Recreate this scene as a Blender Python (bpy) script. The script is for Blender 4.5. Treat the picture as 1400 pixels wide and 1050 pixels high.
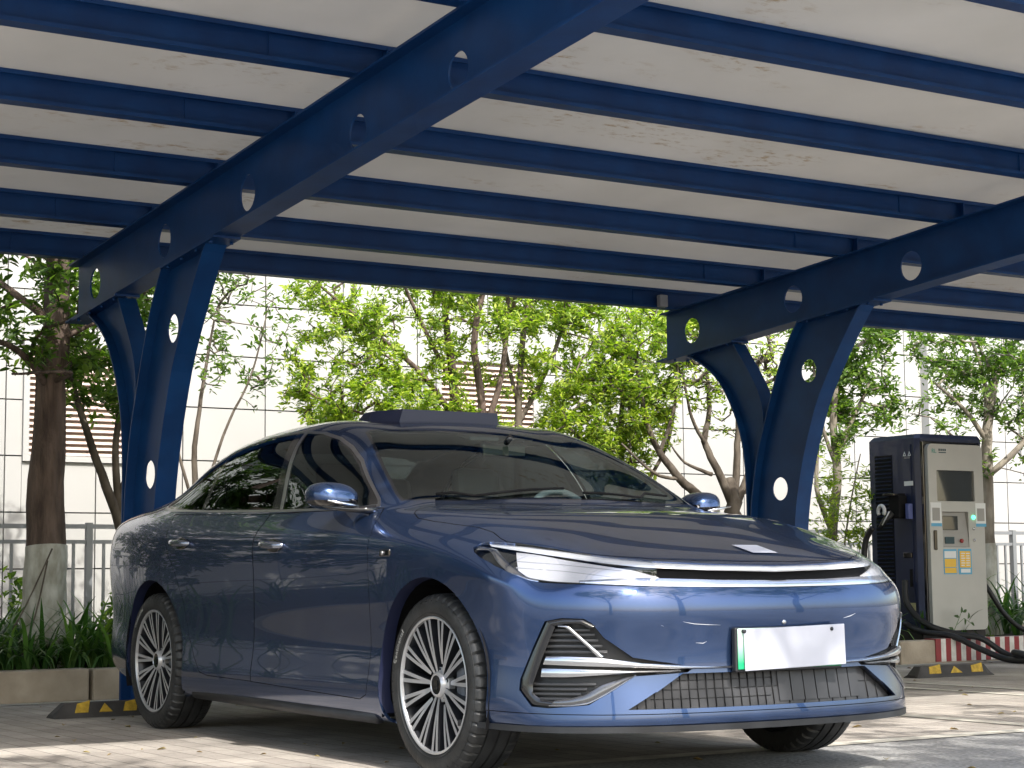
import bpy, bmesh, math, random
from math import sin, cos, pi, radians, atan2, sqrt, hypot
from mathutils import Vector, Matrix, noise
from mathutils.bvhtree import BVHTree
from mathutils.geometry import interpolate_bezier

for o in list(bpy.data.objects):
    bpy.data.objects.remove(o)
S = bpy.context.scene
COL = S.collection
random.seed(7)

# ------------------------------------------------------------------ camera
def make_camera():
    cam = bpy.data.cameras.new('camera')
    ob = bpy.data.objects.new('camera', cam)
    COL.objects.link(ob)
    loc = Vector((6.172, -4.3985, 0.7367))
    yaw, pitch, roll = 2.586, 0.1062, -0.010
    fw = Vector((cos(pitch) * cos(yaw), cos(pitch) * sin(yaw), sin(pitch)))
    r0 = Vector((sin(yaw), -cos(yaw), 0))
    u0 = r0.cross(fw)
    r = r0 * cos(roll) + u0 * sin(roll)
    u = -r0 * sin(roll) + u0 * cos(roll)
    m = Matrix((r, u, -fw)).transposed().to_4x4()
    m.translation = loc
    ob.matrix_world = m
    cam.sensor_fit = 'HORIZONTAL'
    cam.sensor_width = 36.0
    cam.lens = 36.0 * 2518.5 / 1400.0
    cam.clip_start = 0.05
    cam.clip_end = 800
    S.camera = ob
make_camera()

# ------------------------------------------------------------------ daylight
SUN_EL, SUN_AZ = radians(47), radians(-6)      # azimuth measured from +x towards +y
w = bpy.data.worlds.new('World')
S.world = w
w.use_nodes = True
nt = w.node_tree
nt.nodes.clear()
sky = nt.nodes.new('ShaderNodeTexSky')
sky.sky_type = 'NISHITA'
sky.sun_disc = False
sky.sun_elevation = SUN_EL
sky.sun_rotation = pi / 2 - SUN_AZ
sky.air_density = 1.3
sky.dust_density = 3.0
bg = nt.nodes.new('ShaderNodeBackground')
bg.inputs[1].default_value = 0.15
wo = nt.nodes.new('ShaderNodeOutputWorld')
nt.links.new(sky.outputs[0], bg.inputs[0])
nt.links.new(bg.outputs[0], wo.inputs[0])
sd = bpy.data.lights.new('sun', 'SUN')
sd.energy = 2.1
sd.angle = radians(0.55)
sd.color = (1.0, 0.965, 0.91)
so = bpy.data.objects.new('sun', sd)
COL.objects.link(so)
sv = Vector((cos(SUN_EL) * cos(SUN_AZ), cos(SUN_EL) * sin(SUN_AZ), sin(SUN_EL)))
so.rotation_euler = sv.to_track_quat('Z', 'Y').to_euler()
so.location = sv * 60
S.view_settings.view_transform = 'Standard'
S.view_settings.look = 'None'
S.view_settings.gamma = 1
S.view_settings.exposure = 1.6
try:
    S.view_settings.use_curve_mapping = False
except Exception:
    pass

# ------------------------------------------------------------------ helpers
def tag(o, label=None, cat=None, group=None, kind=None):
    if label: o['label'] = label
    if cat: o['category'] = cat
    if group: o['group'] = group
    if kind: o['kind'] = kind
    return o

def empty(name, loc=(0, 0, 0), label=None, cat=None, group=None, rz=0.0):
    o = bpy.data.objects.new(name, None)
    o.location = loc
    o.rotation_euler = (0, 0, rz)
    COL.objects.link(o)
    return tag(o, label, cat, group)

def link_mesh(name, me, parent=None):
    o = bpy.data.objects.new(name, me)
    COL.objects.link(o)
    if parent is not None:
        o.parent = parent
    return o

def smooth_angle(me, deg=35):
    for p in me.polygons:
        p.use_smooth = True
    me.set_sharp_from_angle(angle=radians(deg))

class MB:
    """collects shapes, builds one mesh object"""
    def __init__(s):
        s.v = []; s.f = []; s.m = []; s.sm = []
    def add(s, vs, fs, mi=0, smooth=False):
        b = len(s.v)
        s.v += [tuple(x) for x in vs]
        for f in fs:
            s.f.append(tuple(b + i for i in f)); s.m.append(mi); s.sm.append(smooth)
        return s
    def box(s, c, d, mi=0, M=None):
        x, y, z = d[0] / 2, d[1] / 2, d[2] / 2
        vs = [Vector((a * x, b * y, e * z)) for a in (-1, 1) for b in (-1, 1) for e in (-1, 1)]
        if M is not None: vs = [M @ q for q in vs]
        vs = [q + Vector(c) for q in vs]
        return s.add(vs, [(0, 1, 3, 2), (4, 6, 7, 5), (0, 4, 5, 1), (2, 3, 7, 6), (0, 2, 6, 4), (1, 5, 7, 3)], mi)
    def bbox(s, lo, hi, mi=0):
        return s.box([(lo[i] + hi[i]) / 2 for i in range(3)], [hi[i] - lo[i] for i in range(3)], mi)
    def bevbox(s, c, d, r=0.01, mi=0, M=None):
        bm = bmesh.new()
        bmesh.ops.create_cube(bm, size=1)
        for v in bm.verts:
            v.co = Vector((v.co.x * d[0], v.co.y * d[1], v.co.z * d[2]))
        bmesh.ops.bevel(bm, geom=list(bm.edges), offset=r, segments=2, affect='EDGES', profile=0.5)
        vs = [((M @ v.co) if M is not None else v.co) + Vector(c) for v in bm.verts]
        fs = [tuple(v.index for v in f.verts) for f in bm.faces]
        bm.free()
        return s.add(vs, fs, mi)
    def tube(s, pts, rad, n=8, mi=0, cap=True, smooth=True, closed=False):
        pts = [Vector(p) for p in pts]
        if not hasattr(rad, '__len__'): rad = [rad] * len(pts)
        vs = []; fs = []
        up = None
        L = len(pts)
        for i, p in enumerate(pts):
            if closed:
                t = pts[(i + 1) % L] - pts[i - 1]
            else:
                t = pts[min(i + 1, L - 1)] - pts[max(i - 1, 0)]
            if t.length < 1e-9: t = Vector((0, 0, 1))
            t.normalize()
            if up is None:
                up = t.orthogonal().normalized()
            up = (up - t * up.dot(t))
            if up.length < 1e-6: up = t.orthogonal()
            up.normalize()
            b = t.cross(up)
            for k in range(n):
                a = 2 * pi * k / n
                vs.append(p + (up * cos(a) + b * sin(a)) * rad[i])
        R = L if closed else L - 1
        for i in range(R):
            j = (i + 1) % L
            for k in range(n):
                fs.append((i * n + k, i * n + (k + 1) % n, j * n + (k + 1) % n, j * n + k))
        if cap and not closed:
            fs.append(tuple(range(n - 1, -1, -1)))
            fs.append(tuple((L - 1) * n + k for k in range(n)))
        return s.add(vs, fs, mi, smooth)
    def cyl(s, a, b, r, n=16, mi=0, r2=None):
        return s.tube([a, b], [r, r if r2 is None else r2], n, mi)
    def lathe(s, prof, n=32, M=None, mi=0, smooth=True, closed=False):
        """profile of (r, h) turned about z, then M"""
        vs = []; fs = []
        L = len(prof)
        for (r, h) in prof:
            for k in range(n):
                a = 2 * pi * k / n
                q = Vector((r * cos(a), r * sin(a), h))
                vs.append(M @ q if M is not None else q)
        for i in range(L if closed else L - 1):
            j = (i + 1) % L
            for k in range(n):
                fs.append((i * n + k, i * n + (k + 1) % n, j * n + (k + 1) % n, j * n + k))
        return s.add(vs, fs, mi, smooth)
    def prism(s, poly, fn, d0, d1, mi=0, holes=()):
        """extrude a 2-D polygon (with holes); fn(a, b, d) -> point"""
        bm = bmesh.new()
        loops = [list(poly)] + [list(h) for h in holes]
        edges = []
        for lp in loops:
            vv = [bm.verts.new((p[0], p[1], 0)) for p in lp]
            for i in range(len(vv)):
                edges.append(bm.edges.new((vv[i], vv[(i + 1) % len(vv)])))
        bmesh.ops.triangle_fill(bm, use_beauty=True, use_dissolve=False, edges=edges)
        bm.verts.index_update()
        flat = [v.co.copy() for v in bm.verts]
        tr = [tuple(v.index for v in f.verts) for f in bm.faces]
        bm.free()
        n = len(flat)
        vs = [fn(q.x, q.y, d0) for q in flat] + [fn(q.x, q.y, d1) for q in flat]
        fs = [t[::-1] for t in tr] + [tuple(i + n for i in t) for t in tr]
        b = 0
        for lp in loops:
            L = len(lp)
            for i in range(L):
                fs.append((b + i, b + (i + 1) % L, n + b + (i + 1) % L, n + b + i))
            b += L
        return s.add(vs, fs, mi)
    def build(s, name, mats, parent=None, fixn=True, angle=None):
        me = bpy.data.meshes.new(name)
        me.from_pydata([tuple(v) for v in s.v], [], s.f)
        if not isinstance(mats, (list, tuple)): mats = [mats]
        for m in mats: me.materials.append(m)
        me.polygons.foreach_set('material_index', s.m)
        me.polygons.foreach_set('use_smooth', s.sm)
        me.update()
        if fixn:
            bm = bmesh.new(); bm.from_mesh(me)
            bmesh.ops.recalc_face_normals(bm, faces=list(bm.faces))
            bm.to_mesh(me); bm.free()
        if angle: smooth_angle(me, angle)
        return link_mesh(name, me, parent)

def catmull(pts, n=6, closed=False):
    pts = [Vector(p) for p in pts]
    L = len(pts); out = []
    R = L if closed else L - 1
    for i in range(R):
        if closed:
            p0, p1, p2, p3 = pts[i - 1], pts[i], pts[(i + 1) % L], pts[(i + 2) % L]
        else:
            p0, p1, p2, p3 = pts[max(i - 1, 0)], pts[i], pts[i + 1], pts[min(i + 2, L - 1)]
        for k in range(n):
            t = k / n
            out.append(0.5 * ((2 * p1) + (p2 - p0) * t + (2 * p0 - 5 * p1 + 4 * p2 - p3) * t * t + (3 * p1 - p0 - 3 * p2 + p3) * t ** 3))
    if not closed: out.append(pts[-1].copy())
    return out

def interp(tab, x):
    """smooth (monotone-ish cubic) interpolation in a table of (x, value...)"""
    if x <= tab[0][0]: return list(tab[0][1:])
    if x >= tab[-1][0]: return list(tab[-1][1:])
    for i in range(len(tab) - 1):
        if tab[i][0] <= x <= tab[i + 1][0]: break
    x1, x2 = tab[i][0], tab[i + 1][0]
    h = x2 - x1; t = (x - x1) / h
    res = []
    for k in range(1, len(tab[0])):
        y1, y2 = tab[i][k], tab[i + 1][k]
        d = (y2 - y1) / h
        if i > 0: m1 = ((y1 - tab[i - 1][k]) / (x1 - tab[i - 1][0]) + d) / 2
        else: m1 = d
        if i < len(tab) - 2: m2 = (d + (tab[i + 2][k] - y2) / (tab[i + 2][0] - x2)) / 2
        else: m2 = d
        a = t * t
        res.append((2 * a * t - 3 * a + 1) * y1 + (a * t - 2 * a + t) * h * m1 + (-2 * a * t + 3 * a) * y2 + (a * t - a) * h * m2)
    return res

# ------------------------------------------------------------------ materials
def mat(name, col, rough=0.5, metal=0.0, coat=0.0, spec=0.5, noise_amt=0.0, nscale=8.0, bump=0.0, bscale=60.0, col2=None, alpha=None, trans=0.0, ior=1.45, emis=None, estr=0.0, coat_rough=0.03, detail=6, stretch=None):
    m = bpy.data.materials.new(name); m.use_nodes = True
    nt = m.node_tree; p = nt.nodes['Principled BSDF']
    p.inputs['Base Color'].default_value = (*col, 1)
    p.inputs['Roughness'].default_value = rough
    p.inputs['Metallic'].default_value = metal
    p.inputs['Coat Weight'].default_value = coat
    p.inputs['Coat Roughness'].default_value = coat_rough
    p.inputs['Specular IOR Level'].default_value = spec
    p.inputs['Transmission Weight'].default_value = trans
    p.inputs['IOR'].default_value = ior
    if emis:
        p.inputs['Emission Color'].default_value = (*emis, 1)
        p.inputs['Emission Strength'].default_value = estr
    tc = nt.nodes.new('ShaderNodeTexCoord')
    vec = tc.outputs['Object']
    if stretch:
        mp = nt.nodes.new('ShaderNodeMapping'); mp.inputs['Scale'].default_value = stretch
        nt.links.new(vec, mp.inputs[0]); vec = mp.outputs[0]
    if noise_amt or col2:
        n = nt.nodes.new('ShaderNodeTexNoise'); n.inputs['Scale'].default_value = nscale; n.inputs['Detail'].default_value = detail
        nt.links.new(vec, n.inputs['Vector'])
        r = nt.nodes.new('ShaderNodeValToRGB')
        r.color_ramp.elements[0].position = 0.35; r.color_ramp.elements[1].position = 0.68
        c2 = col2 if col2 else tuple(c * (1 - noise_amt) for c in col)
        c1 = col if col2 else tuple(min(1, c * (1 + noise_amt)) for c in col)
        r.color_ramp.elements[0].color = (*c2, 1); r.color_ramp.elements[1].color = (*c1, 1)
        nt.links.new(n.outputs['Fac'], r.inputs[0]); nt.links.new(r.outputs[0], p.inputs['Base Color'])
    if bump:
        n2 = nt.nodes.new('ShaderNodeTexNoise'); n2.inputs['Scale'].default_value = bscale; n2.inputs['Detail'].default_value = 5
        nt.links.new(vec, n2.inputs['Vector'])
        b = nt.nodes.new('ShaderNodeBump'); b.inputs['Strength'].default_value = bump; b.inputs['Distance'].default_value = 0.01 if bump < .9 else .03
        nt.links.new(n2.outputs['Fac'], b.inputs['Height']); nt.links.new(b.outputs[0], p.inputs['Normal'])
    return m

def glass_mat(name, tint, refl=1.0, rough=0.0, ior=1.5):
    """thin pane: tinted see-through plus mirror reflection by angle"""
    m = bpy.data.materials.new(name); m.use_nodes = True
    nt = m.node_tree; nt.nodes.clear()
    out = nt.nodes.new('ShaderNodeOutputMaterial')
    tr = nt.nodes.new('ShaderNodeBsdfTransparent'); tr.inputs[0].default_value = (*tint, 1)
    gl = nt.nodes.new('ShaderNodeBsdfGlossy'); gl.inputs['Roughness'].default_value = rough
    gl.inputs[0].default_value = (refl * .90, refl * .98, refl, 1)
    fr = nt.nodes.new('ShaderNodeFresnel'); fr.inputs[0].default_value = ior
    ge = nt.nodes.new('ShaderNodeNewGeometry')
    mr = nt.nodes.new('ShaderNodeMapRange'); mr.inputs['To Min'].default_value = ior; mr.inputs['To Max'].default_value = 1.0 / ior
    nt.links.new(ge.outputs['Backfacing'], mr.inputs['Value']); nt.links.new(mr.outputs[0], fr.inputs[0])
    mx = nt.nodes.new('ShaderNodeMixShader')
    nt.links.new(fr.outputs[0], mx.inputs[0]); nt.links.new(tr.outputs[0], mx.inputs[1]); nt.links.new(gl.outputs[0], mx.inputs[2])
    nt.links.new(mx.outputs[0], out.inputs[0])
    return m

M = {}
def paint():
    m = bpy.data.materials.new('blue_car_paint'); m.use_nodes = True
    nt = m.node_tree; p = nt.nodes['Principled BSDF']
    p.inputs['Base Color'].default_value = (0.034, 0.066, 0.158, 1)
    p.inputs['Metallic'].default_value = 0.8
    p.inputs['Roughness'].default_value = 0.34
    p.inputs['Coat Weight'].default_value = 0.85
    p.inputs['Coat Roughness'].default_value = 0.015
    p.inputs['Coat IOR'].default_value = 1.5
    n = nt.nodes.new('ShaderNodeTexNoise'); n.inputs['Scale'].default_value = 1.6; n.inputs['Detail'].default_value = 5
    tc = nt.nodes.new('ShaderNodeTexCoord'); nt.links.new(tc.outputs['Object'], n.inputs['Vector'])
    mr = nt.nodes.new('ShaderNodeMapRange'); mr.inputs['To Min'].default_value = 0.23; mr.inputs['To Max'].default_value = 0.29
    nt.links.new(n.outputs['Fac'], mr.inputs['Value']); nt.links.new(mr.outputs[0], p.inputs['Roughness'])
    return m
M['paint'] = paint()
M['black'] = mat('matte_black', (0.006, 0.006, 0.007), 0.75, spec=0.2)
M['gap'] = mat('seam_black', (0.003, 0.003, 0.004), 0.9, spec=0.1)
M['gloss_black'] = mat('gloss_black', (0.008, 0.008, 0.01), 0.12, coat=0.6)
M['dkplastic'] = mat('dark_plastic', (0.018, 0.019, 0.022), 0.45, noise_amt=0.2)
M['chrome'] = mat('chrome', (0.75, 0.76, 0.78), 0.12, 1.0)
M['satin'] = mat('satin_trim', (0.5, 0.5, 0.52), 0.28, 1.0)
M['rim'] = mat('machined_rim', (0.46, 0.46, 0.47), 0.28, 0.55)
M['rimdark'] = mat('rim_dark', (0.02, 0.021, 0.025), 0.35, 0.3)
M['rubber'] = mat('tyre_rubber', (0.022, 0.0225, 0.023), 0.5, noise_amt=0.35, nscale=14, bump=0.15, bscale=120)
M['brake'] = mat('brake_steel', (0.28, 0.28, 0.29), 0.35, 0.9)
M['caliper'] = mat('caliper_grey', (0.12, 0.13, 0.15), 0.5, 0.3)
M['glass_side'] = glass_mat('tinted_side_glass', (0.02, 0.024, 0.024), 1.0)
M['glass_wind'] = glass_mat('windscreen_glass', (0.50, 0.60, 0.60), 1.0, ior=1.75)
M['lens'] = glass_mat('clear_lens', (0.93, 0.94, 0.96), 1.0)
M['interior'] = mat('interior_dark', (0.025, 0.025, 0.028), 0.8, noise_amt=0.2)
M['seat'] = mat('seat_leather', (0.16, 0.155, 0.15), 0.6, noise_amt=0.1)
M['headliner'] = mat('headliner', (0.35, 0.34, 0.32), 0.9)
M['plate_white'] = mat('plate_cover_white', (0.42, 0.43, 0.49), 0.45)
M['plate_green'] = mat('plate_green', (0.02, 0.42, 0.16), 0.4)
M['lamp_white'] = mat('lamp_reflector_white', (0.60, 0.585, 0.59), 0.25, 0.3)
M['lamp_silver'] = mat('lamp_silver', (0.8, 0.8, 0.82), 0.15, 1.0)
M['red_lens'] = mat('tail_lens_red', (0.25, 0.01, 0.01), 0.15, coat=1)
M['glass_front'] = glass_mat('light_side_glass', (0.08, 0.095, 0.095), 1.0)
M['lamp_white2'] = mat('light_bar_white', (0.78, 0.78, 0.80), 0.2, 0.4, coat=1)
M['satin_l'] = mat('satin_bright', (0.62, 0.63, 0.68), 0.22, .9)
M['chrome_s'] = mat('soft_chrome', (0.60, 0.60, 0.61), 0.24, 1.0)
M['slat'] = mat('curtain_slat', (0.06, 0.06, 0.062), 0.35, 0.2)
M['dkgloss'] = mat('bezel_dark', (0.014, 0.014, 0.016), 0.25, 0.0, coat=.7)
M['bezel_l'] = mat('bezel_grey', (0.16, 0.16, 0.165), 0.25, 0.8)
M['grillegrey'] = mat('grille_grey', (0.012, 0.012, 0.013), 0.5)
M['shutter'] = mat('shutter_grey', (0.034, 0.034, 0.037), 0.5)
M['wheelgrey'] = mat('steering_leather', (0.42, 0.43, 0.44), 0.5)
M['letter'] = mat('sidewall_grey', (0.22, 0.22, 0.21), 0.6)
M['paint_h'] = mat('handle_blue_metal', (0.25, 0.28, 0.36), 0.18, 0.9, coat=1)
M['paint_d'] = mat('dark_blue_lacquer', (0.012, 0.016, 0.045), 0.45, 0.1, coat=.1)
def plate_grad():
    m = mat('plate_green_white', (.02, .42, .16), .4)
    nt = m.node_tree; tc = nt.nodes.new('ShaderNodeTexCoord'); sp = nt.nodes.new('ShaderNodeSeparateXYZ'); r = nt.nodes.new('ShaderNodeValToRGB')
    nt.links.new(tc.outputs['Generated'], sp.inputs[0]); nt.links.new(sp.outputs['Z'], r.inputs[0])
    r.color_ramp.elements[0].position = .15; r.color_ramp.elements[0].color = (.01, .38, .15, 1)
    r.color_ramp.elements[1].position = .95; r.color_ramp.elements[1].color = (.62, .78, .66, 1)
    nt.links.new(r.outputs[0], nt.nodes['Principled BSDF'].inputs['Base Color']); return m
M['plate_green2'] = plate_grad()
M['scratch'] = mat('scratch_pale', (.5, .5, .52), .6)
M['emblemdark'] = mat('lamp_inner_grey', (.50, .49, .50), .2, .5)
# ================================================================== THE CAR
# x forward from the front axle, y to the car's left, z up
WT = [(-4.0, .80), (-3.75, .875), (-3.5, .925), (-3.2, .95), (-2.93, .958), (-2.5, .955), (-2.0, .95), (-1.2, .95), (-.6, .952), (-.3, .957), (0, .957), (.25, .948), (.45, .93), (.62, .885), (.8, .76)]
XS = [-3.78, -3.55, -3.25, -2.93, -2.6, -2.2, -1.8, -1.45, -1.15, -.85, -.6, -.38, -.15, .10, .32, .50]
# x : z of the eight side rows
ZR = [(-3.78, .26, .285, .40, .55, .70, .85, .98, 1.07),
      (-3.25, .20, .22, .33, .48, .65, .82, .97, 1.105),
      (-2.6, .175, .19, .29, .46, .64, .82, .965, 1.105),
      (-1.6, .175, .19, .29, .45, .63, .80, .945, 1.055),
      (-.6, .175, .19, .29, .45, .62, .79, .925, 1.02),
      (-.15, .175, .19, .29, .45, .62, .78, .90, .975),
      (.12, .18, .195, .29, .45, .62, .76, .865, .925),
      (.32, .19, .205, .285, .45, .61, .725, .82, .882),
      (.50, .20, .215, .28, .45, .60, .70, .765, .835)]
DY = [-.12, -.045, -.012, -.022, -.010, 0.0, -.012]
# x : y,z of belt row, then u1..u4 (y,z), centre z
UP = [(-3.78, .80, 1.070, .66, 1.095, .49, 1.105, .33, 1.110, .16, 1.115, 1.115),
      (-3.55, .845, 1.095, .68, 1.125, .50, 1.150, .34, 1.160, .17, 1.165, 1.165),
      (-3.25, .865, 1.105, .70, 1.175, .56, 1.235, .38, 1.265, .19, 1.275, 1.28),
      (-2.93, .865, 1.105, .745, 1.235, .60, 1.345, .40, 1.375, .20, 1.385, 1.39),
      (-2.6, .865, 1.100, .775, 1.275, .61, 1.425, .41, 1.450, .20, 1.460, 1.463),
      (-2.2, .865, 1.085, .785, 1.285, .615, 1.462, .42, 1.487, .21, 1.497, 1.50),
      (-1.8, .865, 1.070, .785, 1.280, .615, 1.472, .42, 1.497, .21, 1.507, 1.51),
      (-1.45, .865, 1.055, .785, 1.270, .615, 1.452, .42, 1.480, .21, 1.492, 1.495),
      (-1.15, .865, 1.045, .782, 1.225, .635, 1.368, .43, 1.400, .21, 1.418, 1.423),
      (-.85, .862, 1.035, .792, 1.140, .705, 1.222, .46, 1.262, .23, 1.285, 1.292),
      (-.6, .858, 1.018, .80, 1.052, .72, 1.090, .46, 1.118, .23, 1.150, 1.158),
      (-.38, .848, .995, .765, 1.028, .64, 1.040, .43, 1.048, .22, 1.052, 1.055),
      (-.15, .842, .968, .755, 1.003, .62, 1.018, .42, 1.026, .21, 1.030, 1.032),
      (.12, .838, .925, .745, .960, .61, .980, .41, .992, .205, .998, 1.000),
      (.32, .820, .882, .725, .912, .59, .932, .40, .946, .20, .953, .955),
      (.50, .765, .842, .68, .862, .555, .883, .385, .900, .19, .908, .910)]
# front: outer columns behind the corner then to the centre; y at each column for the hood lip
NOSE_Y = [.85, .745, .58, .40, .20, 0.0]
def nose_x(y):
    y = abs(y)
    return interp([(0, .955), (.2, .948), (.4, .922), (.6, .862), (.74, .775), (.84, .66), (.90, .52), (.93, .40)], y)[0]
# rows at the front: (inset behind nose_x, z)
NR = [(-.16, .205), (-.03, .218), (.005, .262), (-.022, .44), (-.004, .60), (-.020, .695), (-.050, .748), (-.088, .800)]
TAIL_Y = [.70, .58, .44, .30, .15, 0.0]
def tail_x(y):
    return interp([(0, -4.06), (.3, -4.05), (.55, -4.01), (.70, -3.95), (.80, -3.88), (.875, -3.75)], abs(y))[0]
TR = [(.20, .27), (.12, .285), (.03, .40), (0, .55), (0, .70), (.01, .84), (.03, .98), (.02, 1.075)]

def cage(sign_list=(1, -1)):
    vs = []; fs = []; idx = {}
    def V(key, co):
        k = key
        if k in idx: return idx[k]
        vs.append(co); idx[k] = len(vs) - 1
        return idx[k]
    nX = len(XS)
    def side(s, j, r):            # r 0..7 rows, 8..11 u1..u4, 12 centre
        x = XS[j]
        W_ = interp(WT, x)[0]
        zr = interp(ZR, x)
        up = interp(UP, x)
        if r < 7: y = W_ + DY[r]; z = zr[r]
        elif r == 7: y, z = up[0], up[1]
        elif r < 12: y, z = up[2 * (r - 7)], up[2 * (r - 7) + 1]
        else: y, z = 0, up[10]
        if r == 12: return V(('c', j), (x, 0, z))
        return V((s, j, r), (x, s * y, z))
    def nose(s, k, r):            # k 0..5 columns from the corner to the centre
        # rows pull in towards the centre line at the top
        y = NOSE_Y[k]
        d, z = NR[r]
        yy = y
        x = nose_x(y) + d
        if r == 7: yy = [.755, .68, .545, .38, .19, 0][k]; x = nose_x(y) + [-.075, -.085, -.09, -.09, -.09, -.09][k]
        if r == 6: yy = [.81, .715, .565, .39, .195, 0][k]
        if r == 0: yy = y - .05 * (y / .85)
        if k == 5: return V(('nc', r), (x, 0, z))
        return V((s, 'n', k, r), (x, s * yy, z))
    def tail(s, k, r):
        y = TAIL_Y[k]; d, z = TR[r]
        x = tail_x(y) + d
        if k == 5: return V(('tc', r), (x, 0, z))
        return V((s, 't', k, r), (x, s * y, z))
    for s in sign_list:
        def quad(a, b, c, d):
            f = (a, b, c, d)
            fs.append(f if s < 0 else f[::-1])
        for j in range(nX - 1):
            for r in range(12):
                quad(side(s, j, r), side(s, j + 1, r), side(s, j + 1, r + 1), side(s, j, r + 1))
        for r in range(7):
            quad(side(s, nX - 1, r), nose(s, 0, r), nose(s, 0, r + 1), side(s, nX - 1, r + 1))
            for k in range(5):
                quad(nose(s, k, r), nose(s, k + 1, r), nose(s, k + 1, r + 1), nose(s, k, r + 1))
            quad(tail(s, 0, r), side(s, 0, r), side(s, 0, r + 1), tail(s, 0, r + 1))
            for k in range(5):
                quad(tail(s, k + 1, r), tail(s, k, r), tail(s, k, r + 1), tail(s, k + 1, r + 1))
        for k in range(5):
            quad(side(s, nX - 1, 7 + k), nose(s, k, 7), nose(s, k + 1, 7), side(s, nX - 1, 8 + k))
            quad(tail(s, k, 7), side(s, 0, 7 + k), side(s, 0, 8 + k), tail(s, k + 1, 7))
    return vs, fs

def body_mesh(level=3):
    vs, fs = cage()
    me = bpy.data.meshes.new('body_shape')
    me.from_pydata(vs, [], fs); me.update()
    ob = link_mesh('tmp_body', me)
    tgt = [Vector(v) for v in vs]
    md = ob.modifiers.new('s', 'SUBSURF'); md.levels = 1; md.render_levels = 1; md.subdivision_type = 'CATMULL_CLARK'
    md.boundary_smooth = 'ALL'
    try: md.use_limit_surface = True
    except Exception: pass
    for it in range(4):
        dg = bpy.context.evaluated_depsgraph_get(); dg.update()
        ev = ob.evaluated_get(dg).to_mesh()
        for i, v in enumerate(me.vertices):
            v.co = v.co + (tgt[i] - ev.vertices[i].co) * 0.75
        ob.evaluated_get(dg).to_mesh_clear()
        me.update(); ob.update_tag()
    md.levels = level
    dg = bpy.context.evaluated_depsgraph_get(); dg.update()
    out = bpy.data.meshes.new_from_object(ob.evaluated_get(dg))
    bpy.data.objects.remove(ob)
    return out
# ------------------------------------------------------------------ cutting the body shape into panels
AX = -0.6
def par(mode, co):
    if mode == 'side': return (co.x, co.z)
    if mode == 'top': return (co.x, co.y)
    return (atan2(co.y, co.x - AX), co.z)

def okface(mode, f, sgn):
    n = f.normal; c = f.calc_center_median()
    if mode == 'side': return c.y * sgn > 0.25 and n.y * sgn > 0.15
    if mode == 'top': return n.z > 0.12 and c.z > 0.7
    return c.x > 0.12 and n.x > 0.05 and c.z < 0.93 or (mode == 'wrap' and c.x > 0.12 and c.z < .93 and abs(c.y) > .7)

def inpoly(p, poly):
    x, y = p; c = False; j = len(poly) - 1
    for i in range(len(poly)):
        xi, yi = poly[i]; xj, yj = poly[j]
        if (yi > y) != (yj > y) and x < (xj - xi) * (y - yi) / (yj - yi) + xi: c = not c
        j = i
    return c

def inset(poly, d):
    """offset of a closed 2-D outline, inwards for d > 0"""
    A = sum(poly[i - 1][0] * poly[i][1] - poly[i][0] * poly[i - 1][1] for i in range(len(poly)))
    s = 1 if A > 0 else -1
    out = []
    L = len(poly)
    for i in range(L):
        p0, p1, p2 = Vector(poly[i - 1]), Vector(poly[i]), Vector(poly[(i + 1) % L])
        a = (p1 - p0); b = (p2 - p1)
        if a.length < 1e-7 or b.length < 1e-7: out.append(tuple(p1)); continue
        a.normalize(); b.normalize()
        na = Vector((-a.y, a.x)) * s; nb = Vector((-b.y, b.x)) * s
        m = (na + nb)
        if m.length < 1e-4: m = na
        m.normalize()
        k = d / max(0.35, m.dot(na))
        out.append(tuple(p1 + m * k))
    return out

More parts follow.
